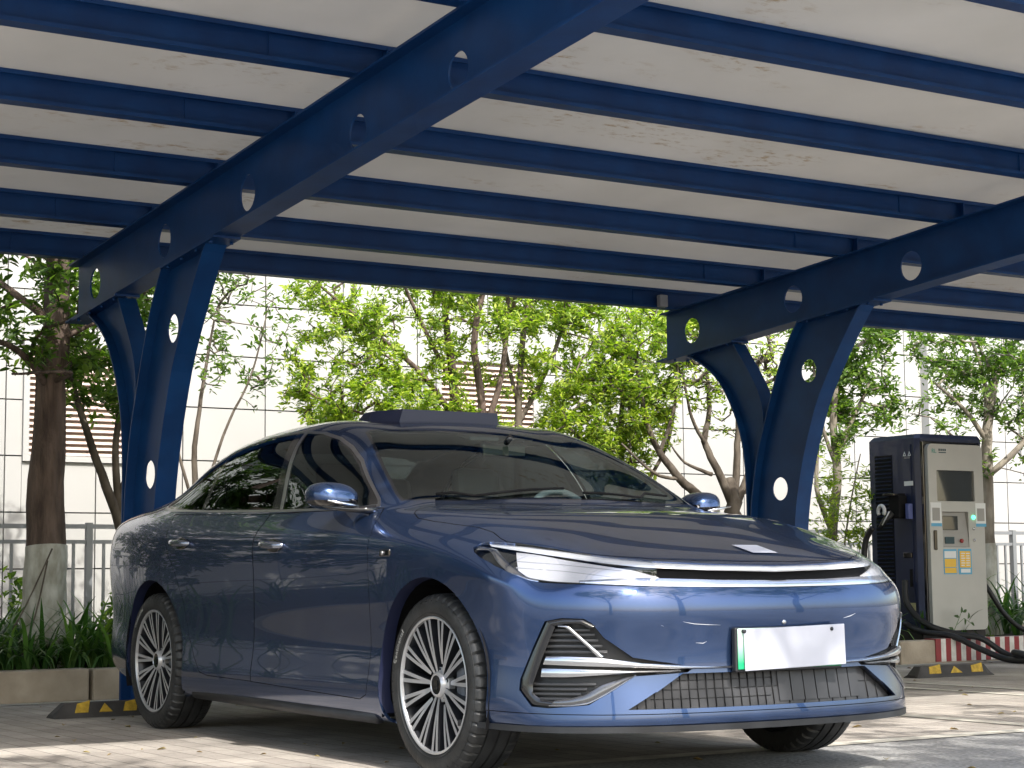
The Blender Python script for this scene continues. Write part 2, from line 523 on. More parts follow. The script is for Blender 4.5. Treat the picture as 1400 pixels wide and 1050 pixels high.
class Body:
    def __init__(s, me):
        s.bm = bmesh.new(); s.bm.from_mesh(me)
        s.lay = s.bm.faces.layers.int.new('reg')
        s.names = ['body']
        # reference for smooth normals
        s.rv = [v.co.copy() for v in me.vertices]
        s.rn = [Vector(v.normal) for v in me.vertices]
        s.rf = [tuple(p.vertices) for p in me.polygons]
        s.bvh = BVHTree.FromPolygons(s.rv, s.rf)
    def normal_at(s, co):
        loc, n, i, d = s.bvh.find_nearest(co)
        f = s.rf[i]
        acc = Vector((0, 0, 0))
        for k in f:
            w_ = 1.0 / ((s.rv[k] - co).length_squared + 1e-7)
            acc += s.rn[k] * w_
        # bilinear-like weights
        return acc.normalized() if acc.length > 1e-9 else n
    def to3d(s, mode, p, sgn):
        """outline point in the mode's own coordinates -> 3-D point and direction"""
        if mode == 'side': return Vector((p[0], 0, p[1])), Vector((0, 1, 0))
        if mode == 'top': return Vector((p[0], p[1], 0)), Vector((0, 0, 1))
        d = Vector((cos(p[0]), sin(p[0]), 0))
        return Vector((AX, 0, p[1])) + d * 1.5, d
    def cut(s, mode, poly, sgn, old=None, new=None, name=None):
        bm = s.bm
        us = [p[0] for p in poly]; vs = [p[1] for p in poly]
        lo = (min(us) - .03, min(vs) - .03); hi = (max(us) + .03, max(vs) + .03)
        cand = {}
        for f in bm.faces:
            c = f.calc_center_median(); q = par(mode, c)
            if lo[0] < q[0] < hi[0] and lo[1] < q[1] < hi[1] and okface(mode, f, sgn):
                cand[f] = None
        def bb(f):
            ps = [par(mode, v.co) for v in f.verts]
            return (min(p[0] for p in ps), min(p[1] for p in ps), max(p[0] for p in ps), max(p[1] for p in ps))
        cb = {f: bb(f) for f in cand}
        L = len(poly)
        for i in range(L):
            p, q = poly[i], poly[(i + 1) % L]
            if abs(p[0] - q[0]) + abs(p[1] - q[1]) < 1e-6: continue
            a, d1 = s.to3d(mode, p, sgn); b, d2 = s.to3d(mode, q, sgn)
            nrm = (b - a).cross((d1 + d2) / 2)
            if nrm.length < 1e-9: continue
            nrm.normalize()
            x0, x1 = min(p[0], q[0]) - 1e-5, max(p[0], q[0]) + 1e-5
            y0, y1 = min(p[1], q[1]) - 1e-5, max(p[1], q[1]) + 1e-5
            sel = [f for f, k in cb.items() if k[0] <= x1 and k[2] >= x0 and k[1] <= y1 and k[3] >= y0]
            if not sel: continue
            geom = set(sel)
            for f in sel:
                geom.update(f.edges); geom.update(f.verts)
            res = bmesh.ops.bisect_plane(bm, geom=list(geom), dist=1e-6, plane_co=a, plane_no=nrm)
            for f in sel:
                if not f.is_valid: cb.pop(f, None)
            for g in res['geom']:
                if isinstance(g, bmesh.types.BMFace) and g.is_valid:
                    cb[g] = bb(g)
            for f in sel:
                if f.is_valid: cb[f] = bb(f)
        if name is not None:
            if name not in s.names: s.names.append(name)
            ri = s.names.index(name)
            oi = None if old is None else [s.names.index(o) for o in old if o in s.names]
            for f in cb:
                if f.is_valid and (oi is None or f[s.lay] in oi):
                    if inpoly(par(mode, f.calc_center_median()), poly): f[s.lay] = ri
    def region(s, mode, poly, name, gap=0.004, sgn=-1, old=('body',), gapname='gap'):
        if gap:
            s.cut(mode, poly, sgn, old, name=gapname)
            ins = inset_param(mode, poly, gap)
            s.cut(mode, ins, sgn, (gapname,), name=name)
        else:
            s.cut(mode, poly, sgn, old, name=name)
    def extract(s, name, objname, mats, parent, push=None, wall_mat=None, offset=0.0, thick=0.0, filt=None, rim=0.0):
        """make an object of one region; push: vector the patch is moved by, walls close the step; rim: inward flange"""
        ri = s.names.index(name)
        faces = [f for f in s.bm.faces if f[s.lay] == ri and (filt is None or filt(f.calc_center_median()))]
        idx = {}; vs = []; nr = []; fs = []
        for f in faces:
            t = []
            for v in f.verts:
                if v.index not in idx:
                    idx[v.index] = len(vs); n = s.normal_at(v.co)
                    vs.append(v.co + n * offset); nr.append(n)
                t.append(idx[v.index])
            fs.append(tuple(t))
        if not fs: return None
        mi = [0] * len(fs)
        nb = len(vs)
        cnt = {}
        for t in fs:
            for k in range(len(t)):
                a, b = t[k], t[(k + 1) % len(t)]
                cnt[(a, b)] = cnt.get((a, b), 0) + 1
        border = [(a, b) for (a, b) in cnt if (b, a) not in cnt]
        if push is not None:
            pv = []
            for i in range(nb):
                dv = push(vs[i]) if callable(push) else Vector(push)
                pv.append(vs[i] + dv)
            top = list(vs)
            vs = pv
            m = {}
            for (a, b) in border:
                for k in (a, b):
                    if k not in m:
                        m[k] = (len(vs), len(vs) + 1); vs.append(top[k]); vs.append(pv[k]); nr.append(None); nr.append(None)
                fs.append((m[b][1], m[a][1], m[a][0], m[b][0])); mi.append(1)
        elif rim:
            m = {}
            for (a, b) in border:
                for k in (a, b):
                    if k not in m:
                        m[k] = (len(vs), len(vs) + 1)
                        vs.append(vs[k].copy()); vs.append(vs[k] - nr[k] * rim); nr.append(None); nr.append(None)
                fs.append((m[a][0], m[b][0], m[b][1], m[a][1])[::-1]); mi.append(0)
        me = bpy.data.meshes.new(objname)
        me.from_pydata([tuple(v) for v in vs], [], fs)
        for k in mats: me.materials.append(k)
        me.polygons.foreach_set('material_index', mi)
        me.polygons.foreach_set('use_smooth', [True] * len(fs))
        me.update()
        vn = [Vector(v.normal) for v in me.vertices]
        me.normals_split_custom_set_from_vertices([tuple(n if n is not None else vn[i]) for i, n in enumerate(nr)])
        return link_mesh(objname, me, parent)

def inset_param(mode, poly, d):
    if mode != 'wrap': return inset(poly, d)
    R = 1.5
    q = inset([(p[0] * R, p[1]) for p in poly], d)
    return [(p[0] / R, p[1]) for p in q]

def W3(pts):
    """list of (x, y, z) on the nose -> (angle, z)"""
    return [(atan2(p[1], p[0] - AX), p[2]) for p in pts]
def mirror_poly(mode, poly):
    if mode == 'side': return list(poly)
    if mode == 'top': return [(p[0], -p[1]) for p in poly][::-1]
    return [(-p[0], p[1]) for p in poly][::-1]
def smoothpoly(poly, n=4, closed=True):
    q = catmull([(p[0], p[1], 0) for p in poly], n, closed)
    return [(v.x, v.y) for v in q]
def arc(cx, cz, r, a0, a1, n):
    return [(cx + r * cos(radians(a0 + (a1 - a0) * i / n)), cz + r * sin(radians(a0 + (a1 - a0) * i / n))) for i in range(n + 1)]
# ================================================================== GROUND
def ground_mat():
    m = bpy.data.materials.new('worn_paving'); m.use_nodes = True
    nt = m.node_tree; p = nt.nodes['Principled BSDF']; N = nt.nodes.new; Lk = nt.links.new
    tc = N('ShaderNodeTexCoord')
    br = N('ShaderNodeTexBrick'); br.offset = .5
    br.inputs['Scale'].default_value = 1.0; br.inputs['Brick Width'].default_value = .24; br.inputs['Row Height'].default_value = .12
    br.inputs['Mortar Size'].default_value = .004; br.inputs['Mortar Smooth'].default_value = .3
    br.inputs['Color1'].default_value = (.43, .39, .345, 1); br.inputs['Color2'].default_value = (.345, .31, .275, 1); br.inputs['Mortar'].default_value = (.19, .172, .15, 1)
    Lk(tc.outputs['Object'], br.inputs['Vector'])
    n1 = N('ShaderNodeTexNoise'); n1.inputs['Scale'].default_value = 1.3; n1.inputs['Detail'].default_value = 8; Lk(tc.outputs['Object'], n1.inputs['Vector'])
    n2 = N('ShaderNodeTexNoise'); n2.inputs['Scale'].default_value = 55; n2.inputs['Detail'].default_value = 6; Lk(tc.outputs['Object'], n2.inputs['Vector'])
    # asphalt lane in front of the bays
    asph = N('ShaderNodeValToRGB'); asph.color_ramp.elements[0].color = (.19, .188, .182, 1); asph.color_ramp.elements[1].color = (.38, .372, .36, 1)
    asph.color_ramp.elements[0].position = .3; asph.color_ramp.elements[1].position = .7
    Lk(n2.outputs['Fac'], asph.inputs[0])
    sx = N('ShaderNodeSeparateXYZ'); Lk(tc.outputs['Object'], sx.inputs[0])
    ms = N('ShaderNodeMapRange'); ms.inputs['From Min'].default_value = -.12; ms.inputs['From Max'].default_value = -.09; Lk(sx.outputs['X'], ms.inputs['Value'])
    mx = N('ShaderNodeMix'); mx.data_type = 'RGBA'; Lk(ms.outputs[0], mx.inputs['Factor']); Lk(br.outputs['Color'], mx.inputs['A']); Lk(asph.outputs[0], mx.inputs['B'])
    st = N('ShaderNodeMapRange'); st.inputs['From Min'].default_value = .3; st.inputs['From Max'].default_value = .7; st.inputs['To Min'].default_value = .62; st.inputs['To Max'].default_value = 1.3
    Lk(n1.outputs['Fac'], st.inputs['Value'])
    mu = N('ShaderNodeMix'); mu.data_type = 'RGBA'; mu.blend_type = 'MULTIPLY'; mu.inputs['Factor'].default_value = 1
    Lk(mx.outputs['Result'], mu.inputs['A']); Lk(st.outputs[0], mu.inputs['B'])
    g = N('ShaderNodeMapRange'); g.inputs['To Min'].default_value = .75; g.inputs['To Max'].default_value = 1.25; Lk(n2.outputs['Fac'], g.inputs['Value'])
    mu2 = N('ShaderNodeMix'); mu2.data_type = 'RGBA'; mu2.blend_type = 'MULTIPLY'; mu2.inputs['Factor'].default_value = 1
    Lk(mu.outputs['Result'], mu2.inputs['A']); Lk(g.outputs[0], mu2.inputs['B'])
    Lk(mu2.outputs['Result'], p.inputs['Base Color'])
    p.inputs['Roughness'].default_value = .85; p.inputs['Specular IOR Level'].default_value = .3
    ad = N('ShaderNodeMath'); ad.operation = 'MULTIPLY_ADD'; ad.inputs[1].default_value = -1.0
    Lk(br.outputs['Fac'], ad.inputs[0]); Lk(n2.outputs['Fac'], ad.inputs[2])
    b = N('ShaderNodeBump'); b.inputs['Strength'].default_value = .7; b.inputs['Distance'].default_value = .006
    Lk(ad.outputs[0], b.inputs['Height']); Lk(b.outputs[0], p.inputs['Normal'])
    return m
M['ground'] = ground_mat()
M['line'] = mat('road_paint', (.66, .63, .55), .7, col2=(.42, .39, .33), nscale=9, bump=.2, bscale=80)
M['kerb'] = mat('kerb_stone', (.40, .34, .265), .85, col2=(.27, .225, .17), nscale=5, bump=.35, bscale=40)
M['redp'] = mat('red_paint', (.25, .028, .032), .6, col2=(.20, .03, .03), nscale=14)
M['whitep'] = mat('white_paint', (.66, .64, .60), .6, col2=(.45, .43, .40), nscale=14)
M['soil'] = mat('soil', (.05, .038, .027), .95, noise_amt=.4, bump=.8, bscale=25)
M['steelblue'] = mat('blue_steel_paint', (.0035, .042, .150), .48, col2=(.003, .030, .112), nscale=5, spec=.3, coat=.04, coat_rough=.4, bump=.05, bscale=30)
def roof_mat():
    m = mat('canopy_sheet', (.66, .62, .55), .6, bump=.1, bscale=8)
    nt = m.node_tree; p = nt.nodes['Principled BSDF']; N = nt.nodes.new; Lk = nt.links.new
    tc = N('ShaderNodeTexCoord')
    n1 = N('ShaderNodeTexNoise'); n1.inputs['Scale'].default_value = .9; n1.inputs['Detail'].default_value = 5; Lk(tc.outputs['Object'], n1.inputs['Vector'])
    r1 = N('ShaderNodeValToRGB'); r1.color_ramp.elements[0].position = .3; r1.color_ramp.elements[1].position = .7
    r1.color_ramp.elements[0].color = (.50, .475, .425, 1); r1.color_ramp.elements[1].color = (.62, .59, .535, 1); Lk(n1.outputs['Fac'], r1.inputs[0])
    mp = N('ShaderNodeMapping'); mp.inputs['Scale'].default_value = (2.2, 1.0, 1); Lk(tc.outputs['Object'], mp.inputs[0])
    n2 = N('ShaderNodeTexNoise'); n2.inputs['Scale'].default_value = 1.1; n2.inputs['Detail'].default_value = 2; Lk(mp.outputs[0], n2.inputs['Vector'])
    n3 = N('ShaderNodeTexNoise'); n3.inputs['Scale'].default_value = 9; n3.inputs['Detail'].default_value = 8; n3.inputs['Roughness'].default_value = .7; Lk(mp.outputs[0], n3.inputs['Vector'])
    a = N('ShaderNodeMapRange'); a.inputs['From Min'].default_value = .56; a.inputs['From Max'].default_value = .68; Lk(n2.outputs['Fac'], a.inputs['Value'])
    b = N('ShaderNodeMapRange'); b.inputs['From Min'].default_value = .52; b.inputs['From Max'].default_value = .66; Lk(n3.outputs['Fac'], b.inputs['Value'])
    mu = N('ShaderNodeMath'); mu.operation = 'MULTIPLY'; Lk(a.outputs[0], mu.inputs[0]); Lk(b.outputs[0], mu.inputs[1])
    mx = N('ShaderNodeMix'); mx.data_type = 'RGBA'; Lk(mu.outputs[0], mx.inputs['Factor']); Lk(r1.outputs[0], mx.inputs['A']); mx.inputs['B'].default_value = (.34, .24, .13, 1)
    Lk(mx.outputs['Result'], p.inputs['Base Color'])
    t = N('ShaderNodeBsdfTranslucent'); Lk(mx.outputs['Result'], t.inputs[0]); ms = N('ShaderNodeMixShader'); ms.inputs[0].default_value = .065
    Lk(p.outputs[0], ms.inputs[1]); Lk(t.outputs[0], ms.inputs[2]); Lk(ms.outputs[0], nt.nodes['Material Output'].inputs[0])
    return m
M['roofsheet'] = roof_mat()
M['roofsheet_old'] = mat('canopy_sheet', (.66, .62, .55), .6, col2=(.57, .53, .46), nscale=1.2, bump=.1, bscale=8)
M['panel'] = mat('wall_panel', (.385, .38, .362), .45, col2=(.36, .355, .337), nscale=.8)
M['joint'] = mat('wall_joint', (.05, .055, .055), .8)
M['louvre'] = mat('louvre_slat', (.62, .50, .43), .5, noise_amt=.06)
M['louvredk'] = mat('louvre_back', (.36, .29, .25), .8)
M['fence'] = mat('fence_grey', (.22, .23, .24), .45, .2)
M['bark_dark'] = mat('dark_bark', (.16, .115, .09), .95, col2=(.055, .038, .03), nscale=12, bump=1.0, bscale=34, stretch=(1, 1, .22))
M['bark'] = mat('grey_brown_bark', (.15, .125, .098), .9, col2=(.055, .043, .032), nscale=12, bump=.7, bscale=30, stretch=(1, 1, .4))
M['bark_light'] = mat('pale_bark', (.28, .25, .20), .9, col2=(.13, .11, .085), nscale=12, bump=.5, bscale=30, stretch=(1, 1, .4))
M['lime'] = mat('whitewash', (.58, .58, .53), .9, col2=(.28, .27, .22), nscale=11, bump=.8, bscale=28, stretch=(1, 1, .45))
M['rubberstop'] = mat('stop_rubber', (.045, .042, .040), .8, noise_amt=.3)
M['yellow'] = mat('stop_yellow', (.45, .29, .03), .6, noise_amt=.3, nscale=30)

def sheet(name, x0, x1, y0, y1, z, m, parent=None, kind='structure'):
    mb = MB(); mb.add([(x0, y0, z), (x1, y0, z), (x1, y1, z), (x0, y1, z)], [(0, 1, 2, 3)])
    o = mb.build(name, m, parent, fixn=False)
    if kind: o['kind'] = kind
    return o
sheet('ground', -300, 300, -300, 300, 0.0, M['ground'])
KX = -5.40
def line(x0, x1, y0, y1):
    return sheet('parking_line', x0, x1, y0, y1, .004, M['line'])
line(-5.2, -.17, 2.55, 2.66); line(-5.2, -.17, 4.72, 4.83); line(-5.2, -.17, 4.28, 4.38)
line(-.17, -.05, -9.5, 15.0)
line(-5.2, -.17, -2.36, -2.25)
line(-5.32, -5.2, -9.5, 15.0)

# kerb stones
kerb = bpy.data.objects.new('kerb', None); COL.objects.link(kerb); kerb['kind'] = 'structure'
y = -9.4; me0 = None
while y < 16:
    L_ = .985
    if me0 is None:
        mb = MB(); mb.bevbox((0, L_ / 2, 0), (.15, L_ - .012, .21), .014); o = mb.build('kerb_stone', M['kerb'], kerb); me0 = o.data
    else:
        o = link_mesh('kerb_stone', me0, kerb)
    o.location = (KX - .075 + random.uniform(-.004, .004), y, .095 + random.uniform(-.004, .003)); y += 1.0
# painted stripes on the kerb
for i in range(14):
    y0 = 7.0 + i * .118
    if y0 > 8.45: break
    mb = MB(); mb.bbox((KX - .002, y0, .012), (KX + .012, y0 + .060, .188)); mb.bbox((KX - .12, y0, .188), (KX + .012, y0 + .060, .2045))
    mb.build('painted_stripe', M['redp'], kerb)
    mb = MB(); mb.bbox((KX - .002, y0 + .060, .012), (KX + .011, y0 + .118, .188)); mb.bbox((KX - .12, y0 + .060, .188), (KX + .011, y0 + .118, .2042))
    mb.build('painted_stripe', M['whitep'], kerb)
# planting bed behind the kerb
bmv = []; bf = []
nx, ny = 20, 70
for i in range(nx + 1):
    for j in range(ny + 1):
        x = -5.53 - 3.9 * i / nx; y = -9.5 + 26 * j / ny
        bmv.append((x, y, .165 + .03 * noise.noise(Vector((x * 2, y * 2, 0)))))
for i in range(nx):
    for j in range(ny):
        a = i * (ny + 1) + j
        bf.append((a, a + 1, a + ny + 2, a + ny + 1))
mb = MB(); mb.add(bmv, bf, 0, True); tag(mb.build('planting_bed', M['soil']), kind='structure')

# rubber wheel stops
def wheel_stop(x, y0, y1, label):
    t = empty('wheel_stop', (x, y0, 0), label, 'wheel stop', 'rubber wheel stops at the back of the bays')
    L_ = y1 - y0; h = .082; d = .15
    prof = [(d / 2, 0), (d / 2 - .005, .018), (.035, h), (-.035, h), (-d / 2 + .005, .018), (-d / 2, 0)]
    mb = MB(); vs = []
    for (yy, sc, sz) in ((0, 1, .25), (.07, 1, 1), (L_ - .07, 1, 1), (L_, 1, .25)):
        for (a, b) in prof: vs.append((a * sc, yy, b * sz))
    fs = []
    for i in range(3):
        for k in range(5): fs.append((i * 6 + k, i * 6 + k + 1, i * 6 + 6 + k + 1, i * 6 + 6 + k))
    fs += [tuple(range(6)), tuple(range(18, 24))]
    mb.add(vs, fs); mb.build('rubber_block', M['rubberstop'], t)
    def fp(yy, zz): # on the sloping front face
        u = (zz - .018) / (h - .018); return (d / 2 - .005 + (.035 - d / 2 + .005) * u + .003, yy, zz + .002)
    L2 = L_ - .14; n = 3
    for i in range(n):
        a = .10 + L2 * (i + .12) / n; b = a + L2 / n * .55
        if i % 2 == 0: q = [fp(a, .028), fp(b, .028), fp(b + .02, .092), fp(a + .02, .075)]
        else: q = [fp(a, .028), fp(b, .028), fp((a + b) / 2, .075)]
        mb = MB(); c = [Vector(p) for p in q]; back = [p - Vector((.004, 0, .003)) for p in c]; k = len(q)
        mb.add(c + back, [tuple(range(k))] + [(j, (j + 1) % k, k + (j + 1) % k, k + j) for j in range(k)])
        mb.build('reflector', M['yellow'], t)
    return t
wheel_stop(-3.98, -1.13, -.57, 'black rubber wheel stop with yellow marks behind the rear wheel of the blue car')
wheel_stop(-3.98, .45, 1.05, 'black rubber wheel stop under the tail of the blue car, on its far side')
wheel_stop(-3.83, 5.20, 5.98, 'black rubber wheel stop with scuffed yellow marks on the bay before the charging station')

# ================================================================== CARPORT
def zb(x): return 3.22 + .066 * x       # underside of the purlins = top of the rafters
carport = empty('carport', (-4.9, 0, 0), 'blue steel carport with curved arms, pierced rafters and a pale roof sheet', 'carport')
carport.location = (0, 0, 0)
PX = [-5.46, -4.55, -3.52, -2.49, -1.46, -.45, .57]
y0, y1 = -9.0, 15.5
for px_ in PX:
    z = zb(px_); mb = MB(); h = .155
    mb.bbox((px_ - .004, y0, z + .008), (px_ + .004, y1, z + h - .008))
    mb.bbox((px_ - .045, y0, z), (px_ + .045, y1, z + .008)); mb.bbox((px_ - .045, y0, z + h - .008), (px_ + .045, y1, z + h))
    mb.bbox((px_ + .037, y0, z + h - .022), (px_ + .045, y1, z + h - .008)); mb.bbox((px_ + .037, y0, z + .008), (px_ + .045, y1, z + .020))
    pu = mb.build('purlin', M['steelblue'], carport)
    for ys in (-.45 - .42, 4.4 - .36, 9.25 - .4):
        m2 = MB(); m2.bbox((px_ + .004, ys - .10, z + .02), (px_ + .011, ys + .10, z + h - .02)); m2.build('splice_plate', M['steelblue'], pu)
# roof sheets, one per metre or so
a0 = y0 - .1; k = 0
while a0 < y1:
    a1 = a0 + 2.0; mb = MB()
    xA, xB = -5.60, .78
    vs = []; fs = []
    for i in range(25):
        x = xA + (xB - xA) * i / 24; z = zb(x) + .158
        for j in range(5):
            y = a0 + (a1 - a0) * j / 4
            sag = .010 * noise.noise(Vector((x * 1.1, y * .7, 0)))
            vs.append((x, y, z + sag))
    for i in range(24):
        for j in range(4): fs.append((i * 5 + j, i * 5 + j + 1, i * 5 + j + 6, i * 5 + j + 5))
    mb.add(vs, fs, 0, True); mb.build('roof_sheet', M['roofsheet'], carport, fixn=False); a0 += 2.0
# gutter lip at the front
mb = MB(); mb.bbox((.78, y0 - .1, zb(.78) + .12), (.80, y1, zb(.78) + .22)); mb.bbox((.80, y0 - .1, zb(.78) + .12), (.88, y1, zb(.78) + .135)); mb.build('front_gutter', M['steelblue'], carport)

def circ(cx, cz, rx, rz=None, n=22):
    rz = rz or rx
    return [(cx + rx * cos(2 * pi * i / n), cz + rz * sin(2 * pi * i / n)) for i in range(n)]
def band(mb, pts, yc, half, t, mi=0):
    """plate of half-width `half` following a line in the x-z plane"""
    vs = []; fs = []
    for i, p in enumerate(pts):
        a = Vector(pts[max(i - 1, 0)]); b = Vector(pts[min(i + 1, len(pts) - 1)])
        d = (b - a).normalized(); n = Vector((-d.y, d.x)) * t / 2
        for s_, m_ in ((-1, 1), (1, 1), (1, -1), (-1, -1)):
            vs.append((p[0] + n.x * m_, yc + s_ * half, p[1] + n.y * m_))
    for i in range(len(pts) - 1):
        for k in range(4): fs.append((i * 4 + k, i * 4 + (k + 1) % 4, i * 4 + 4 + (k + 1) % 4, i * 4 + 4 + k))
    fs += [(0, 1, 2, 3), tuple(len(pts) * 4 - 1 - k for k in range(4))]
    mb.add(vs, fs, mi, False)
MAIN_F = [(-3.20, 2.90), (-3.29, 2.66), (-3.49, 2.41), (-3.75, 2.05), (-3.88, 1.78), (-3.98, 1.50), (-4.04, 1.25), (-4.07, 1.0), (-4.09, .5), (-4.09, 0.0)]
MAIN_R = [(-3.86, 2.80), (-3.97, 2.60), (-4.15, 2.34), (-4.29, 2.06), (-4.38, 1.85), (-4.46, 1.65), (-4.52, 1.40), (-4.55, 1.2), (-4.57, .6), (-4.57, 0.0)]
REAR_O = [(-5.48, 2.66), (-5.32, 2.50), (-5.08, 2.37), (-4.90, 2.23), (-4.74, 2.0), (-4.64, 1.75), (-4.605, 1.48), (-4.60, 1.2), (-4.60, .6), (-4.60, 0.0)]
REAR_I = [(-4.80, 2.70), (-4.72, 2.50), (-4.57, 2.30), (-4.45, 2.12), (-4.395, 1.95), (-4.41, 1.80), (-4.47, 1.6), (-4.53, 1.35), (-4.565, 1.0), (-4.57, .1)]
HOLES_R = [-5.30, -4.08, -2.86, -1.56, -.60]
def frame(yc, first=False):
    x0, x1 = -5.63, .76
    zt = lambda x: zb(x) - .012
    zl = lambda x: zb(x) - .37 + (0.03 * (x + 5.6) / 6.4)
    rf = bpy.data.objects.new('rafter', None); COL.objects.link(rf); rf.parent = carport
    fn = lambda a, b, d: (a, yc + d, b)
    mb = MB(); hs = [circ(hx, (zt(hx) + zl(hx)) / 2 - (.0 if hx < -3.5 else .02 if hx < -2 else .055), .10 if hx < -2 else .088) for hx in HOLES_R]
    xs = [x0 + (x1 - x0) * i / 10 for i in range(11)]
    mb.prism([(x, zl(x)) for x in xs] + [(x, zt(x)) for x in xs[::-1]], fn, -.005, .005, holes=hs)
    mb.build('web', M['steelblue'], rf)
    mb = MB(); band(mb, [(x, zt(x) + .006) for x in xs], yc, .075, .012); mb.build('top_flange', M['steelblue'], rf)
    xs2 = [x0 - .05 + (x1 - x0 + .05) * i / 10 for i in range(11)]
    mb = MB(); band(mb, [(x, zl(x) - .006) for x in xs2], yc, .078, .012); mb.build('bottom_flange', M['steelblue'], rf)
    for hx in PX:
        if -5.3 < hx < .5:
            mb = MB(); mb.bbox((hx - .05, yc - .06, zb(hx) + .0015), (hx - .044, yc + .06, zb(hx) + .13)); mb.bbox((hx - .05, yc + .078, zb(hx) + .01), (hx + .05, yc + .084, zb(hx) + .14)); mb.build('cleat', M['steelblue'], rf)
    # main arm
    for nm, F, R_, hs in (('front_arm', MAIN_F, MAIN_R, [circ(-3.93, 2.22, .085), circ(-4.28, 1.385, .085), circ(-4.33, .62, .085)]), ('rear_arm', REAR_I, REAR_O, [])):
        arm = bpy.data.objects.new(nm, None); COL.objects.link(arm); arm.parent = carport
        Fs = [(v.x, v.y) for v in catmull([(a, b, 0) for a, b in F], 3)]; Rs = [(v.x, v.y) for v in catmull([(a, b, 0) for a, b in R_], 3)]
        # trim both to the underside of the rafter
        def clipz(q): return (q[0], min(q[1], zl(q[0]) - .013))
        poly = [clipz(q) for q in Fs] + [clipz(q) for q in Rs[::-1]]
        mb = MB(); mb.prism(poly, fn, -.005, .005, holes=hs); mb.build('web', M['steelblue'], arm)
        for nm2, C_ in (('flange', Fs), ('flange', Rs)):
            mb = MB(); band(mb, [clipz(q) for q in C_ if q[1] < zl(q[0]) + .02], yc, .064 if nm == 'front_arm' else .060, .012); mb.build(nm2, M['steelblue'], arm)
    for (xa, xb) in ((-5.50, -4.74), (-3.92, -3.18)):
        pl_ = MB(); band(pl_, [(xa - .03, zl(xa - .03) - .020), (xb + .03, zl(xb + .03) - .020)], yc, .082, .014); po = pl_.build('end_plate', M['steelblue'], rf)
        for k in range(4):
            for sy in (-1, 1):
                bx_ = xa + .05 + (xb - xa - .1) * k / 3
                b_ = MB(); b_.cyl((bx_, yc + sy * .062, zl(bx_) - .040), (bx_, yc + sy * .062, zl(bx_) - .026), .011, 6); b_.build('bolt', M['steelblue'], po)
    mb = MB(); mb.bbox((-4.82, yc - .17, .0), (-3.92, yc + .17, .02)); mb.build('base_plate', M['steelblue'], carport)
for yc in (-5.3, -.45, 4.4, 9.25): frame(yc)
mb = MB(); mb.bevbox((-5.39, 4.18, zb(-5.46) + .05), (.05, .075, .095), .006); mb.build('junction_box', mat('grey_box', (.25, .26, .28), .5), carport)

# ================================================================== BUILDING
WX = -9.5
bld = empty('panelled_building', (WX, 5, 0), 'off-white panel clad building with louvred openings behind the trees', 'building')
bld.location = (0, 0, 0)
mb = MB(); mb.bbox((WX - 6, -12, 0), (WX - .03, 26, 9)); mb.build('wall_core', M['joint'], bld)
LV = [(.36, 1.42, 1.80, 2.86), (4.45, 5.62, 2.0, 2.95), (12.55, 13.9, 2.15, 2.95)]
SY, SZ = .807, .485
me0 = None
for r in range(11):
    z0 = -.055 + .0 + SZ * r - .04
    for c in range(-8, 21):
        ya = 1.018 + SY * c
        if r > 8 and (c < -3 or c > 18): continue
        yc, zc = ya + SY / 2, z0 + SZ / 2
        hit = [q for q in LV if ya < q[1] and ya + SY > q[0] and z0 < q[3] and z0 + SZ > q[2]]
        if hit:
            a, b, e, g = hit[0]; ys_ = [ya + .006, ya + SY - .006]; zs_ = [z0 + .006, z0 + SZ - .006]
            pcs = []
            if ys_[0] < a - .02: pcs.append((ys_[0], a - .004, zs_[0], zs_[1])); ys_[0] = a
            if ys_[1] > b + .02: pcs.append((b + .004, ys_[1], zs_[0], zs_[1])); ys_[1] = b
            if zs_[0] < e - .02: pcs.append((ys_[0], ys_[1], zs_[0], e - .004))
            if zs_[1] > g + .02: pcs.append((ys_[0], ys_[1], g + .004, zs_[1]))
            for q in pcs:
                mb = MB(); mb.bbox((WX - .03, q[0], q[2]), (WX, q[1], q[3])); mb.build('wall_panel', M['panel'], bld)
            continue
        if me0 is None:
            mb = MB(); mb.bbox((-.03, -SY / 2 + .006, -SZ / 2 + .006), (0, SY / 2 - .006, SZ / 2 - .006)); o = mb.build('wall_panel', M['panel'], bld); me0 = o.data
        else: o = link_mesh('wall_panel', me0, bld)
        o.location = (WX + random.uniform(-.0015, .0015), yc, zc)
for (a, b, e, g) in LV:
    lv = bpy.data.objects.new('louvre', None); COL.objects.link(lv); lv.parent = bld
    mb = MB(); t = .05
    mb.bbox((WX - .02, a, e), (WX + .03, a + t, g)); mb.bbox((WX - .02, b - t, e), (WX + .03, b, g)); mb.bbox((WX - .02, a + t, e), (WX + .03, b - t, e + t)); mb.bbox((WX - .02, a + t, g - t), (WX + .03, b - t, g))
    mb.build('louvre_frame', M['panel'], lv)
    mb = MB(); mb.bbox((WX - .029, a + .01, e + .01), (WX - .022, b - .01, g - .01)); mb.build('back_panel', M['louvredk'], lv)
    z = e + t + .02; ms = None
    while z < g - t - .02:
        if ms is None:
            mb = MB(); mb.box((0, 0, 0), (.046, b - a - 2 * t, .005), M=Matrix.Rotation(radians(40), 4, 'Y')); o = mb.build('slat', M['louvre'], lv); ms = o.data
        else: o = link_mesh('slat', ms, lv)
        o.location = (WX + .005, (a + b) / 2, z); z += .052
# shallow pilasters
for yy in (-.42, 10.95):
    mb = MB(); mb.bbox((WX + .004, yy, 0), (WX + .12, yy + .26, 5.0)); mb.build('pilaster', M['panel'], bld)

